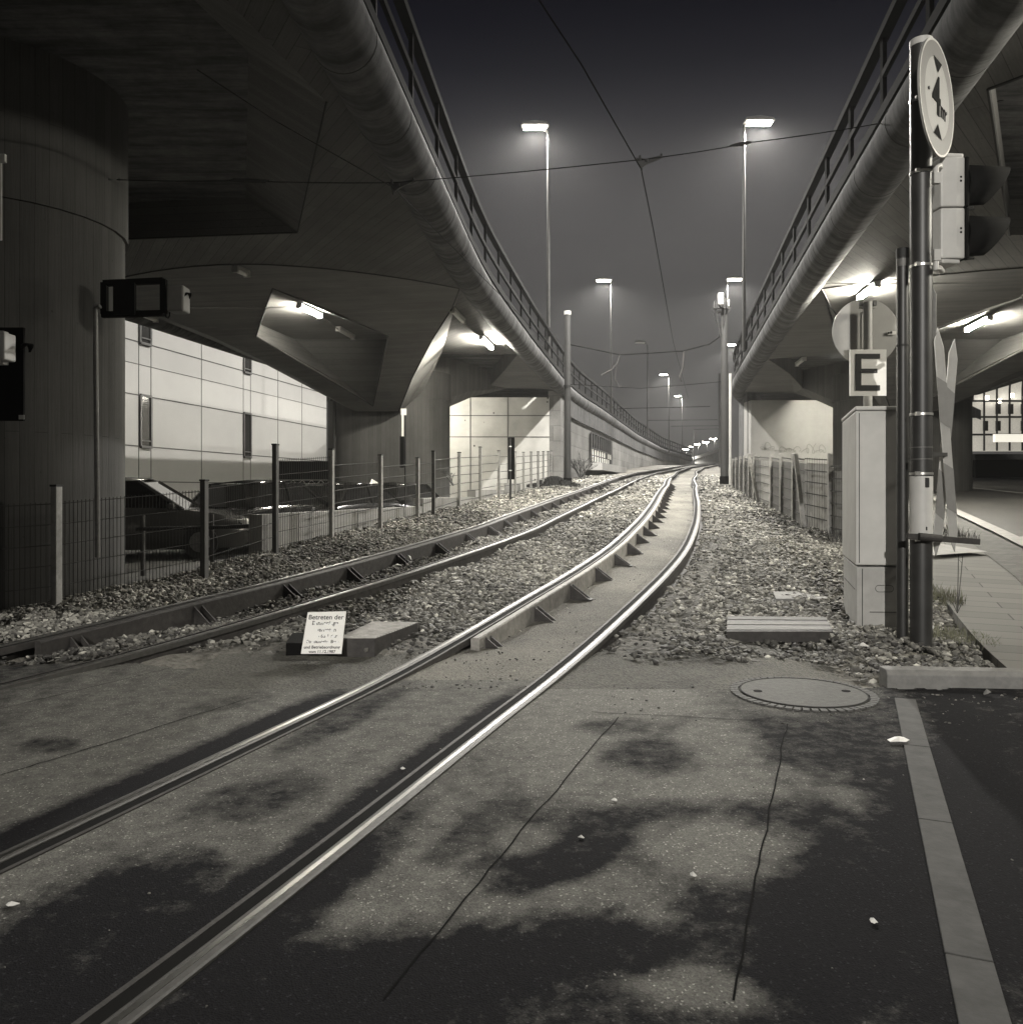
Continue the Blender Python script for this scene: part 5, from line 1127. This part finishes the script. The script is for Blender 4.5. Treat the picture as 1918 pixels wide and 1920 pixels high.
# two-lens signal head, visors to the right
YS = 6.40
SH = thing('traffic_signal', 'grey two-lens signal head with large black hoods on the right of the pole', 'traffic signal', P(1785, 390, YS), 'traffic signals')
x0, x1 = P(1764, 0, YS).x, P(1808, 0, YS).x
zt_, zm, zb_ = P(0, 293, YS).z, P(0, 388, YS).z, P(0, 484, YS).z
dirv = Vector((1, .10, 0)).normalized(); sd = Vector((-dirv.y, dirv.x, 0))
c = Vector((x0, YS, 0))
for za, zb2 in ((zm+.004, zt_), (zb_, zm-.004)):
    mb = MB(); poly = [c+sd*.0, c+dirv*.115-sd*.02, c+dirv*.185-sd*.02, c+dirv*.185+sd*.26, c+dirv*.115+sd*.26, c+sd*.22]; mb.prism([p+Vector((0, 0, za)) for p in poly], (0, 0, zb2-za)); mb.build('housing', M_lite, SH, bevel=.012)
    zc = (za+zb2)/2
    mb = MB()
    for dz in (.015, -.015): mb.box(c+dirv*.15-sd*.021+Vector((0, 0, zc+dz+.02)), (.014, .006, .014))
    mb.build('vent', M_black, SH)
    mb = MB(); mb.box(c+dirv*.20+sd*.12+Vector((0, 0, zc)), (.03, .30, zb2-za), rz=math.atan2(dirv.y, dirv.x)); mb.build('lens_door', M_black, SH, bevel=.008)
    # hood: sloping half-open tube
    Rv = .172; cen = c+dirv*.21+sd*.12+Vector((0, 0, zc)); A = []; B = []
    for k in range(-70, 251, 16):
        a = D(k); off = sd*math.cos(a)*Rv+Vector((0, 0, math.sin(a)*Rv)); ln = .40-.11*(1-math.sin(a)); A.append(cen+off); B.append(cen+dirv*ln+off*.93+Vector((0, 0, .01)))
    mb = MB(); mb.strip(A, B); mb.build('visor', M_black, SH, smooth=True, solid=.006)
    MB().tube([cen-dirv*.01, cen+dirv*.012], .13, 20).build('lens', M_black, SH)
mb = MB(); mb.prism([p+Vector((0, 0, zt_)) for p in [c+dirv*.01, c+dirv*.11, c+dirv*.19, c+dirv*.19+sd*.24, c+sd*.2]], (0, 0, .035)); mb.build('end_cap', M_lite, SH, bevel=.012); mb = MB(); mb.prism([p+Vector((0, 0, zb_-.035)) for p in [c+dirv*.01, c+dirv*.11, c+dirv*.16, c+dirv*.16+sd*.24, c+sd*.2]], (0, 0, .035)); mb.build('end_cap', M_lite, SH, bevel=.012)
for yy, dy in ((312, 30), (503, -24)):
    z = P(0, yy, YS).z; mb = MB(); a = Vector((px_+.06, YP-.07, z)); mb.tube([Vector((x0+.05, YS+.08, z+(.0))), Vector((px_+.10, YS-.03, z-.005)), Vector((px_+.065, YS-.045, z-.02)), Vector((px_+.065, YS-.045, z-dy*.0030))], .022, 10); mb.box((px_+.065, YS-.05, z-dy*.0036), (.05, .045, .085)); mb.build('bracket', M_lite, SH, smooth=True)
# edge-on hexagonal plate and crossed boards
PL = tag(MB().prism([P(x, y, 6.42) for x, y in ((1733, 525), (1738, 518), (1755, 550), (1755, 625), (1745, 641), (1732, 632))], (.02, .03, 0)).build('sign', M_galv, bevel=.003), 'narrow pointed metal sign seen edge-on right of the pole, below the signal head', 'sign')
MB().tube([P(1743, 546, 6.42), P(1743, 546, 6.40)], .008, 8).build('bolt', M_dark, PL); MB().tube([P(1743, 630, 6.42), P(1743, 630, 6.40)], .008, 8).build('bolt', M_dark, PL)
YX = 7.0
XC = thing('crossing_sign', 'tall crossed boards of a rail crossing sign seen from the side, right of the pole', 'sign', P(1768, 850, YX))
def boardx(a, b, wd, depth, mat1, name):
    a, b = Vector(a), Vector(b); d = (b-a).normalized(); v_ = Vector((1, 0, 0)); v_ = (v_-d*v_.dot(d)).normalized(); L = (b-a).length
    pts = [a, a+d*(wd*2.2)+v_*wd/2, b-d*(wd*2.2)+v_*wd/2, b, b-d*(wd*1.5)-v_*wd/2, a+d*(wd*1.5)-v_*wd/2]
    q = MB().prism(pts, Vector((.015, depth, 0))).build(name, mat1, XC, bevel=.004)
    for f0, f1 in ((.0, .0),): pass
    return q, d, v_, L
M_xw = simple('enamel_white_board', .36, .35, metal=.3, var=.1); M_xr = simple('enamel_red_board', .20, .35, metal=.2, var=.1)
for (xa_, ya, xb_, yb, Y0) in ((1758, 612, 1790, 1036, 7.0), (1790, 634, 1755, 1044, 7.06)):
    a, b = P(xa_, ya, Y0), P(xb_, yb, Y0); q, d, v_, L = boardx(a, b, .080, .035, M_xw, 'board')
    for f0, f1 in ((.22, .42), (.60, .80)):
        p = a+d*L*f0+Vector((0, -.004, 0)); r_ = a+d*L*f1+Vector((0, -.004, 0)); mb = MB(); mb.prism([p-v_*.0405, p+v_*.0405+d*.06, r_+v_*.0405+d*.06, r_-v_*.0405], (0, .003, 0)); mb.build('red_stripe', M_xr, q)
mb = MB(); mb.beam(P(1700, 1005, 6.32), P(1836, 1016, 6.36), .03, .045); mb.tube([P(1722, 1006, 6.3), P(1765, 1010, 6.3)], .03, 10); mb.build('stay_bar', M_rust, XC, bevel=.004)
mb = MB(); mb.beam(P(1745, 1008, 6.36), P(1772, 1010, 6.98), .03, .03); mb.beam(P(1727, 852, 6.5), P(1773, 852, 7.0), .03, .03); mb.build('bracket', M_dark, XC)

# ------------------------------------------------------------------ cabinet, E sign, round sign back
YC = 6.98
CB = thing('switch_cabinet', 'pale grey metal switch cabinet on a plinth left of the signal pole', 'cabinet', P(1645, 1188, YC))
xl, xr = P(1604, 0, YC).x, P(1688, 0, YC).x; zt2, zs, zb3 = P(0, 770, YC).z, P(0, 1060, YC).z, .0
dp = Vector((.06, .95, 0)); LFb = Vector((P(1579, 0, 8.2).x, 8.2, 0))
A0, A1 = Vector((xl, YC, 0)), Vector((xr, YC-.03, 0)); A3 = Vector((P(1579, 0, 8.15).x, 8.15, 0)); A2 = A1+(A3-A0)
# keep right angles plausible: cabinet turned slightly
mb = MB(); mb.prism([p+Vector((0, 0, zs)) for p in (A0, A1, A2, A3)], (0, 0, zt2-zs)); mb.build('body', M_cab, CB, bevel=.012)
ins = lambda p, q=.03: p+((A0+A2)/2-p).normalized()*q
mb = MB(); mb.prism([ins(p)+Vector((0, 0, zb3)) for p in (A0, A1, A2, A3)], (0, 0, zs-.015)); mb.build('plinth', simple('plinth_concrete', .32, .8, var=.12, scale=6, bump=.2), CB, bevel=.008)
mb = MB(); ro_ = lambda p: p+(p-(A0+A2)/2).normalized()*.02; mb.prism([ro_(p)+Vector((0, 0, zt2+.002)) for p in (A0, A1, A2, A3)], (0, 0, .035)); mb.build('lid', M_cab, CB, bevel=.01)
d1 = (A1-A0).normalized(); mb = MB(); n1_ = Vector((d1.y, -d1.x, 0))
mb.beam(A0+d1*.03+n1_*.0005+Vector((0, 0, zs+.02)), A0+d1*.03+n1_*.0005+Vector((0, 0, zt2-.02)), .006, .004, up=n1_)
pb, pe = ins(A0)+d1*.05, ins(A1)
mb.beam(pb+n1_*.0005+Vector((0, 0, .12)), pb+n1_*.0005+Vector((0, 0, zs-.03)), .006, .004, up=n1_)
mb.beam(pb+d1*.06+n1_*.0005+Vector((0, 0, .24)), pe+n1_*.0005+Vector((0, 0, .24)), .004, .006)
# oval inspection hole outline
oc = pb+d1*.18+n1_*.001; zz_ = P(0, 1104, YC).z; ov = [oc+d1*(.045*(1 if math.cos(a) > 0 else -1)+.028*math.cos(a))+Vector((0, 0, zz_+.028*math.sin(a))) for a in np.linspace(0, 2*math.pi, 33)]; mb.tube(ov, .002, 4)
dl = (A3-A0).normalized(); nl = Vector((-dl.y, dl.x, 0))
mb.beam(ins(A0)+dl*.1+nl*.001+Vector((0, 0, .42)), ins(A3)-dl*.1+nl*.001+Vector((0, 0, .42)), .004, .006)
mb.build('door_gap', M_joint, CB)
ES = thing('letter_sign', 'white square sign with a bold black letter E above the cabinet', 'sign', P(1627, 760, 8.4))
YE = 8.3
mb = MB(); a, b = P(1593, 742, YE), P(1662, 655, YE); mb.box(((a.x+b.x)/2, YE+.008, (a.z+b.z)/2), (b.x-a.x, .016, b.z-a.z)); mb.build('plate', M_white, ES, bevel=.003)
M_eb = simple('worn_black_letter', .012, .5, var=.6, scale=60)
mb = MB()
for (x0_, y0_, x1_, y1_) in ((1604, 663, 1615, 732), (1615, 663, 1650, 672), (1615, 691, 1645, 699), (1615, 722, 1650, 732)):
    p, q = P(x0_, y1_, YE-.004), P(x1_, y0_, YE-.004); mb.box(((p.x+q.x)/2, YE-.003, (p.z+q.z)/2), (q.x-p.x, .004, q.z-p.z))
mb.build('letter', M_eb, ES)
mb = MB()
for x in (1615, 1641): mb.tube([P(x, 696, YE-.004), P(x, 696, YE-.010)], .008, 8)
mb.build('bolt', M_galv, ES)
MB().tube([P(1627, 800, 8.45), P(1627, 566, 8.45)], .042, 16).build('pole', M_lite, ES, smooth=True)
RS = thing('round_sign', 'large round traffic sign seen from its blank back, behind the E sign', 'sign', P(1622, 622, 8.62))
Mr = disc_frame(P(1623, 622, 8.60), Vector((0, -1, 0)))
disc(MB(), Mr, .345, -.012, 0).build('plate', M_signback, RS, bevel=.003)
mb = MB(); mb.box(P(1627, 575, 8.5), (.16, .05, .03)); mb.box(P(1616, 640, 8.56), (.02, .04, .60)); mb.build('clamp', M_lite, RS)
mb = MB()
for x in (1614, 1640): mb.box(P(x, 568, 8.46), (.03, .03, .05))
mb.build('bolt', M_galv, RS)
mb = MB(); mb.box(P(1672, 624, 8.585), (.09, .004, .035)); st_ = mb.build('sticker', M_white, RS)
mb = MB(); mb.box(P(1666, 624, 8.580), (.012, .004, .02)); mb.box(P(1671, 623, 8.580), (.018, .004, .022)); mb.build('sticker_print', M_black, RS)

# ------------------------------------------------------------------ covers, notice board, manhole
NB = thing('warning_notice', 'small white notice sheet with worn black German text propped on the gravel', 'sign', P(600, 1225, 6.1))
bl, br_, tr_, tl_ = P(564, 1226, 6.06), P(640, 1226, 6.06), P(649, 1146, 6.20), P(577, 1148, 6.20)
nn = (br_-bl).cross(tl_-bl).normalized(); 
if nn.y > 0: nn = -nn
MB().prism([bl, br_, tr_, tl_], -nn*.012).build('plate', M_whitew, NB, bevel=.002)
M_worn, nt_, n_, b_ = newmat('worn_black_print'); tc_ = N(nt_, 'ShaderNodeTexCoord'); n1 = N(nt_, 'ShaderNodeTexNoise', i_Scale=34.0, i_Detail=2.0); nt_.links.new(tc_.outputs['Object'], n1.inputs['Vector'])
r1 = N(nt_, 'ShaderNodeMapRange', i_From_Min=.50, i_From_Max=.54, i_To_Min=.02, i_To_Max=.78); nt_.links.new(n1.outputs[0], r1.inputs[0]); nt_.links.new(r1.outputs[0], b_.inputs['Base Color'])
M_ink = simple('black_print', .015, .6)
ux = (br_-bl).normalized(); uy = nn.cross(ux).normalized()
if uy.z < 0: uy = -uy
MT = Matrix((ux, uy, nn)).transposed().to_4x4()
def row(s, u, vv, size, mat, k):
    Mx = MT.copy(); p = bl.lerp(br_, u).lerp(tl_.lerp(tr_, u), vv)+nn*.0015; Mx.translation = p; text(s, 'print_line', mat, NB, Mx, size, .0004, bold=.0006)
row('Betreten der', .50, .86, .050, M_ink, 0); row('Bahnanlage', .50, .72, .044, M_worn, 1); row('verboten', .55, .56, .040, M_worn, 2); row('§ 63.1 der', .60, .41, .036, M_worn, 3)
row('Straßenbahn-Bau-', .50, .28, .033, M_worn, 4); row('und Betriebsordnung', .50, .15, .031, M_ink, 5); row('vom 11.12.1987', .52, .045, .030, M_ink, 6)
mb = MB(); mb.beam((bl+br_)/2+Vector((0, .16, -.01)), tl_.lerp(tr_, .5)-nn*.015-Vector((0, 0, .12)), .02, .02); mb.build('prop', M_dark, NB)
def ribbed(name, label, c4_, h, n, mat, seam=True):
    t = thing(name, label, 'cover', c4_[0]); A, B, C_, D2 = [Vector(p) for p in c4_]
    MB().prism([A, B, C_, D2], (0, 0, -h)).build('frame', M_rust, t, bevel=.004)
    mb = MB()
    for i in range(n): t0, t1 = (i+.2)/n, (i+.75)/n; mb.prism([A.lerp(D2, t0)+Vector((0, 0, .001)), B.lerp(C_, t0)+Vector((0, 0, .001)), B.lerp(C_, t1)+Vector((0, 0, .001)), A.lerp(D2, t1)+Vector((0, 0, .001))], (0, 0, .005))
    mb.build('ribs', mat, t); return t
def PH(x, y, z): return PZ(x, y, z)
zc_ = .155
ribbed('pit_cover', 'ribbed dark metal pit cover on a raised box behind the white notice', [PH(632, 1198, zc_), PH(703, 1198, zc_), PH(784, 1168, zc_), PH(700, 1166, zc_)], .14, 16, M_rustl)
ribbed('pit_cover', 'flat weathered pit cover on gravel left of the cabinet base', [PH(1362, 1184, .13), PH(1562, 1184, .13), PH(1548, 1157, .15), PH(1364, 1155, .15)], .09, 3, M_kerb)
mb = MB(); q = [PH(1455, 1123, .17), PH(1552, 1122, .17), PH(1548, 1109, .18), PH(1449, 1109, .18)]; tag(mb.prism(q, (0, 0, -.05)).build('cover_plate', M_kerb, bevel=.004), 'small pale cover plate lying in the gravel behind the larger one', 'cover')
mb = MB(); mb.prism([PH(536, 1206, .12), PH(640, 1206, .12), PH(660, 1188, .12), PH(548, 1186, .12)], (0, 0, -.1)); tag(mb.build('pit_box', M_black, bevel=.004), 'low black box half hidden behind the white notice', 'box')
MH = thing('manhole_cover', 'round asphalt-filled manhole cover ringed by small setts before the kerb', 'manhole', G(1505, 1300))
cm = G(1505, 1300); M_mh = simple('manhole_fill', (.07, .069, .063), .85, var=.25, scale=30, bump=.5)
MB().tube([cm+Vector((0, 0, -.02)), cm+Vector((0, 0, .009))], .372, 48).build('lid', M_mh, MH)
mb = MB()
for k in range(54):
    a = 2*math.pi*k/54; p = cm+Vector((math.cos(a)*.412, math.sin(a)*.412, -.003)); mb.box(p, (.05+random.uniform(-.006, .004), .036, .018), rz=a)
mb.build('setts', simple('dark_setts', .075, .85, var=.3, scale=20, bump=.5), MH)
mb = MB(); A = [cm+Vector((math.cos(a)*.374, math.sin(a)*.374, .0095)) for a in np.linspace(0, 2*math.pi, 49)]; mb.tube(A, .004, 4); mb.build('ring_gap', M_joint, MH)
for s_ in (-.275, .275):
    mb = MB(); c_ = cm+Vector((s_, .015, .008)); mb.tube([c_, c_+Vector((0, 0, .0035))], .027, 14); mb.build('lifting_hole', M_black, MH)

# ------------------------------------------------------------------ signals on the left column and signal board by the track
yq = 9.35
BR = thing('traffic_signal', 'grey signal head on a black frame bracket sticking out from the left column', 'traffic signal', P(250, 590, yq), 'traffic signals')
mb = MB(); p = lambda x, y: P(x, y, 8.75)
for a, b in (((195, 531), (307, 526)), ((307, 524), (307, 588)), ((307, 587), (192, 590)), ((196, 530), (196, 590))): mb.beam(p(*a), p(*b), .06, .06, up=(0, 1, 0))
mb.build('frame', M_black, BR)
a, b = P(214, 590, 8.72), P(254, 530, 8.72); MB().box(((a.x+b.x)/2, 8.72, (a.z+b.z)/2), (b.x-a.x, .05, b.z-a.z)).build('back_board', M_black, BR)
a, b = P(313, 583, 8.7), P(345, 534, 8.7); MB().box(((a.x+b.x)/2, 8.78, (a.z+b.z)/2), (b.x-a.x, .2, b.z-a.z)).build('housing', simple('dim_grey_housing', .16, .5), BR, bevel=.02)
mb = MB(); c_ = P(345, 560, 8.78); A = []; B = []
for k in range(-10, 191, 20): a_ = D(k); A.append(c_+Vector((0, math.cos(a_)*.07, math.sin(a_)*.07))); B.append(c_+Vector((.075*(.3+.7*max(0, math.sin(a_))), math.cos(a_)*.065, math.sin(a_)*.06)))
mb.strip(A, B); mb.build('visor', M_black, BR, smooth=True, solid=.006)
mb = MB(); mb.tube([p(310, 586), p(311, 594), p(315, 596), p(318, 592), p(318, 585)], .008, 6); mb.build('cable', M_black, BR)
B2 = thing('traffic_signal', 'signal head with black backboard cut by the left picture edge', 'traffic signal', P(20, 700, 6.8), 'traffic signals')
a, b = P(-60, 789, 6.8), P(46, 614, 6.8); MB().box(((a.x+b.x)/2, 6.8, (a.z+b.z)/2), (b.x-a.x, .03, b.z-a.z)).build('back_board', M_black, B2, bevel=.004)
a, b = P(-20, 678, 6.7), P(25, 627, 6.7); MB().box(((a.x+b.x)/2, 6.66, (a.z+b.z)/2), (b.x-a.x, .16, b.z-a.z)).build('housing', M_lite, B2, bevel=.012)
a, b = P(-20, 684, 6.7), P(12, 621, 6.7); MB().box(((a.x+b.x)/2, 6.70, (a.z+b.z)/2), (b.x-a.x, .08, b.z-a.z)).build('housing_back', M_lite, B2, bevel=.01)
mb = MB(); c_ = P(46, 656, 6.78); A = []; B = []
for k in range(-10, 191, 20): a_ = D(k); A.append(c_+Vector((0, math.cos(a_)*.06, math.sin(a_)*.055))); B.append(c_+Vector((.065*(.3+.7*max(0, math.sin(a_))), math.cos(a_)*.055, math.sin(a_)*.05)))
mb.strip(A, B); mb.build('visor', M_black, B2, smooth=True, solid=.006)
a = P(40, 782, 6.78); MB().box((a.x, 6.783, a.z), (.045, .003, .035)).build('sticker', M_lite, B2)
MB().tube([P(-70, 1180, 6.85), P(-70, 250, 6.85)], .06, 14).build('pole', M_pole, B2, smooth=True)
SE = thing('sign', 'bright sliver of a sign at the left picture edge above the signal board', 'sign', P(0, 370, 6.8))
a, b = P(-90, 450, 6.76), P(3, 304, 6.76); MB().box(((a.x+b.x)/2, 6.76, (a.z+b.z)/2), (b.x-a.x, .02, b.z-a.z)).build('plate', M_lite, SE)
a, b = P(-90, 304, 6.74), P(11, 289, 6.74); MB().box(((a.x+b.x)/2, 6.74, (a.z+b.z)/2), (b.x-a.x, .03, b.z-a.z)).build('rail', M_lite, SE)
cp = MB().tube([P(188, 574, 8.02), P(180, 578, 8.03), P(179, 590, 8.03), P(183, 1045, 8.03)], .022, 8).build('conduit', M_galv, smooth=True); tag(cp, 'vertical pale conduit pipe running down the left column', 'pipe')
SBD = thing('signal_board', 'narrow black signal board on a thin post in front of the pale abutment', 'signal', G(959, 944))
ys_ = 21.6
a, b = P(952.5, 899, ys_), P(965, 820, ys_); MB().box(((a.x+b.x)/2, ys_, (a.z+b.z)/2), (b.x-a.x, .06, b.z-a.z)).build('board', M_black, SBD, bevel=.01)
MB().tube([P(957, 945, ys_-.05)-Vector((0, 0, .1)), P(957, 822, ys_-.05)], .028, 10).build('post', M_dark, SBD, smooth=True)
for y in (837, 882): MB().tube([P(957, y+1, ys_-.06), P(957, y-1, ys_-.06)], .036, 10).build('clamp', M_band, SBD)
SB2 = thing('signal_board', 'black signal board on a thin dark post before the far pier', 'signal', P(757, 960, 19.5))
a, b = P(750, 877, 19.5), P(758, 818, 19.5); MB().box(((a.x+b.x)/2, 19.5, (a.z+b.z)/2), (b.x-a.x, .05, b.z-a.z)).build('board', M_black, SB2)
MB().tube([P(760, 960, 19.6), P(760, 780, 19.6)], .022, 8).build('post', M_dark, SB2)
a, b = P(752, 778, 19.7), P(762, 766, 19.7); MB().box(((a.x+b.x)/2, 19.7, (a.z+b.z)/2), (b.x-a.x, .02, b.z-a.z)).build('white_tag', M_white, SB2)
mb = MB(); a, b = P(753, 820, 19.7), P(757, 778, 19.7); mb.box(((a.x+b.x)/2, 19.7, (a.z+b.z)/2), (b.x-a.x, .02, b.z-a.z)); mb.build('white_strip', M_white, SB2)

# ------------------------------------------------------------------ lit arcade far right and roadside barrier
AR = thing('arcade', 'brightly lit glass arcade with curved ribs seen through the right arch', 'building', (34, 62, 3))
YA = 62; mb = MB(); x0_, x1_ = P(1820, 0, YA).x, P(2050, 0, YA).x
def zA(y): return H+(HZ-y)/F*YA
mb.box(((x0_+x1_)/2, YA+1.0, (zA(845)+zA(640))/2), (x1_-x0_, .2, zA(640)-zA(845))); mb.build('glass_wall', M_lit, AR)
for i in range(10):
    x = x0_+1.0+i*.95; mb = MB(); pts = [Vector((x, YA, zA(845))), Vector((x, YA, zA(730))), Vector((x-.15, YA-.4, zA(700))), Vector((x-.5, YA-1.2, zA(665)))]; mb.tube(pts, .08, 6); mb.build('rib', M_dark, AR)
mb = MB()
for y in (752, 782, 815): mb.beam((x0_, YA-.15, zA(y)), (x1_, YA-.15, zA(y)-.0), .1, .14)
mb.build('crossbar', M_dark, AR)
mb = MB()
for i in range(9):
    for j, y in enumerate((765, 797)):
        if (i*3+j*2) % 4 == 0: continue
        mb.box((x0_+1.5+i*.95, YA+.7, zA(y)), (.35, .1, .75))
mb.build('dark_window', M_glass, AR)
mb = MB()
for i in range(8): mb.box((x0_+1.35+i*.95, YA+.3, zA(745+6*math.sin(i*2))), (.3, .1, .3))
mb.build('lamp_cluster', M_litb, AR)
mb = MB(); mb.box(((x0_+x1_)/2, YA-3, zA(826)), (x1_-x0_, .3, .55)); mb.build('lit_band', simple('lit_band', .5, .4, emis=.85, ecol=(1, .95, .8)), AR)
RBr = thing('crash_barrier', 'dark low roadside barrier in front of the lit arcade', 'barrier', P(1880, 885, 32))
mb = MB(); a, b = P(1825, 862, 40), P(2050, 862, 40); mb.beam(a, b, .3, .55); mb.build('beam', M_dark, RBr)
mb = MB(); a, b = P(1825, 880, 38), P(2050, 878, 38); mb.beam(a, b, .3, .85); mb.build('base', M_black, RBr)

# ------------------------------------------------------------------ plants, dirt, litter
def tufts(name, label, cx, cy, rx, ry, n, h, z=None, mat=None, cat='grass'):
    mb = MB()
    for i in range(n):
        a = random.uniform(0, 2*math.pi); r = math.sqrt(random.random()); x = cx+rx*r*math.cos(a); y = cy+ry*r*math.sin(a); z0 = float(g(y))+.0 if z is None else z
        hh = h*random.uniform(.4, 1.2); lx_, ly_ = random.uniform(-.5, .5)*hh, random.uniform(-.5, .5)*hh; w_ = random.uniform(.0015, .004)
        mb.add([(x-w_, y, z0), (x+w_, y, z0), (x+lx_*.4+w_*.7, y+ly_*.4, z0+hh*.6), (x+lx_*.4-w_*.7, y+ly_*.4, z0+hh*.6), (x+lx_, y+ly_, z0+hh)], [(0, 1, 2, 3), (3, 2, 4)])
    return stuff(mb.build(name, mat or M_leaf, recalc=False), label, cat)
q = G(1765, 1120, .05); tufts('grass', 'dry grass tuft growing right behind the signal pole', q.x, q.y, .18, .35, 260, .16)
q = G(1800, 1190, .07); tufts('grass', 'dark low weeds at the sidewalk edge in the gravel bed', q.x, q.y, .22, .45, 420, .10)
q = G(1540, 955); tufts('weeds', 'dark weeds at the foot of the right fence', q.x+.15, 13.8, .35, 1.2, 500, .16, mat=M_wood, cat='weeds')
q = G(1590, 1010); tufts('weeds', 'dark weeds between cabinet and right fence', q.x-.05, q.y-.3, .35, .8, 420, .14, mat=M_wood, cat='weeds')
mb = MB(); b0 = G(1795, 1150, .05)
for tp in ((1797, 1040), (1805, 1042)): mb.tube([b0, P(tp[0], tp[1], b0.y)], [.005, .003], 5)
for tp in ((1790, 1118), (1806, 1125), (1786, 1130)): mb.tube([b0, P(tp[0], tp[1], b0.y)], [.004, .002], 4)
tag(mb.build('dry_stalks', M_wood), 'two tall thin dry stalks growing beside the crossed boards', 'plant')
def shrub(loc, h, n, label):
    mb = MB(); loc = Vector(loc)
    def br(p, d, L, r, k):
        e_ = p+d*L; mb.tube([p, (p+e_)/2+Vector((random.uniform(-.1, .1), random.uniform(-.1, .1), 0))*L*.5, e_], [r, r*.8, r*.55], 4)
        if k:
            for _ in range(3): br(p.lerp(e_, random.uniform(.4, 1)), (d+Vector((random.uniform(-.8, .8), random.uniform(-.8, .8), random.uniform(-.3, .7)))).normalized(), L*.6, r*.55, k-1)
    for i in range(n): br(loc, Vector((random.uniform(-.9, .9), random.uniform(-.6, .6), 1)).normalized(), h*.5, .03, 3)
    return tag(mb.build('shrub', M_wood, recalc=False), label, 'shrub')
shrub(G(1088, 898)+Vector((0, 0, 0)), 1.25, 7, 'bare dark shrub at the foot of the retaining wall right of the mast')
shrub((-1.75, 25, 1.4), .55, 3, 'small bare bush behind the fence in front of the pale abutment')
mb = MB(); c_ = G(1040, 912)
for k in range(160):
    a = random.uniform(0, 6.283); r = random.random(); p = c_+Vector((math.cos(a)*r*.9, math.sin(a)*r*.8+.4, (1-r)*.32)); mb.box(p, (.12+random.random()*.15, .12, .10), rz=a)
stuff(mb.build('dirt_mound', simple('dark_soil', .03, .9, bump=.5), recalc=False), 'heap of dark soil at the foot of the left tram mast', 'dirt mound')
def scrap(x, y, sx, sy, label, z=None, h=.01, mat=None, zl_=None):
    p = G(x, y, .02) if zl_ is None else PZ(x, y, zl_); mb = MB(); n = 7; k = []
    for i in range(n): a = 2*math.pi*i/n; rr_ = random.uniform(.6, 1.1); k.append(p+Vector((math.cos(a)*sx*rr_, math.sin(a)*sy*rr_, random.uniform(0, h*2))))
    mb.face(*k); k2 = [q+Vector((0, 0, .006)) for q in k]
    c0 = p+Vector((0, 0, h*2.5+.004)); mb = MB()
    for i in range(n): mb.face(k[i], k[(i+1) % n], c0)
    return tag(mb.build('litter', mat or M_litter, solid=.002), label, 'litter', 'scraps of litter')
scrap(1686, 1392, .062, .035, 'crumpled white paper scrap on the edging strip', zl_=.008, mat=M_whitew)
scrap(22, 1698, .024, .018, 'small pale leaf on the asphalt at the left edge', zl_=.004, h=.003)
scrap(1299, 1643, .013, .012, 'tiny pale chip below the large dry patch', zl_=.004, h=.004)
scrap(1152, 1502, .014, .010, 'tiny pale leaf on the dark asphalt below the joint', zl_=.004, h=.003)
scrap(1638, 1731, .013, .014, 'pale speck left of the edging strip low in the picture', zl_=.004, h=.004)
scrap(755, 1443, .012, .008, 'pale crumb between the right track rails', zl_=.004, h=.003)
scrap(1090, 1572, .012, .010, 'pale leaf bit on the damp asphalt, centre right', zl_=.004, h=.003)
scrap(1850, 1303, .030, .022, 'loose stone lying on asphalt under the kerb', zl_=.01, h=.012, mat=M_kerb)
scrap(765, 1052, .05, .05, 'white crumpled rag between the left track rails, nearer one', h=.03, mat=M_whitew)
scrap(745, 1062, .06, .04, 'flat white rag beside the crumpled one between the left rails', h=.012, mat=M_whitew)
scrap(1048, 1030, .05, .04, 'white scrap on the gravel between both tracks', h=.02, mat=M_whitew)
scrap(852, 988, .12, .06, 'pale plastic sheet lying on gravel left of the left track', h=.02)
scrap(860, 1093, .10, .03, 'long pale strip on the gravel between the tracks', h=.012)
scrap(1744, 1185, .03, .05, 'white paper stuck at the foot of the signal pole', h=.03, mat=M_whitew)
scrap(1618, 1218, .05, .04, 'squashed pale carton on the stones before the pole', h=.02)

# ------------------------------------------------------------------ thin haze volume, added for soft halos round the lamps
MH_, nt_, n_, b_ = newmat('lamp_halo_haze'); n_.remove(b_); pv = n_.new('ShaderNodeVolumePrincipled'); nt_.links.new(pv.outputs[0], n_['Material Output'].inputs['Volume'])
pv.inputs['Color'].default_value = (.95, .95, .95, 1); pv.inputs['Density'].default_value = .00042; pv.inputs['Anisotropy'].default_value = .55
hz = MB().box((10, 95, 11), (420, 270, 30)).build('haze', MH_); hz['kind'] = 'stuff'
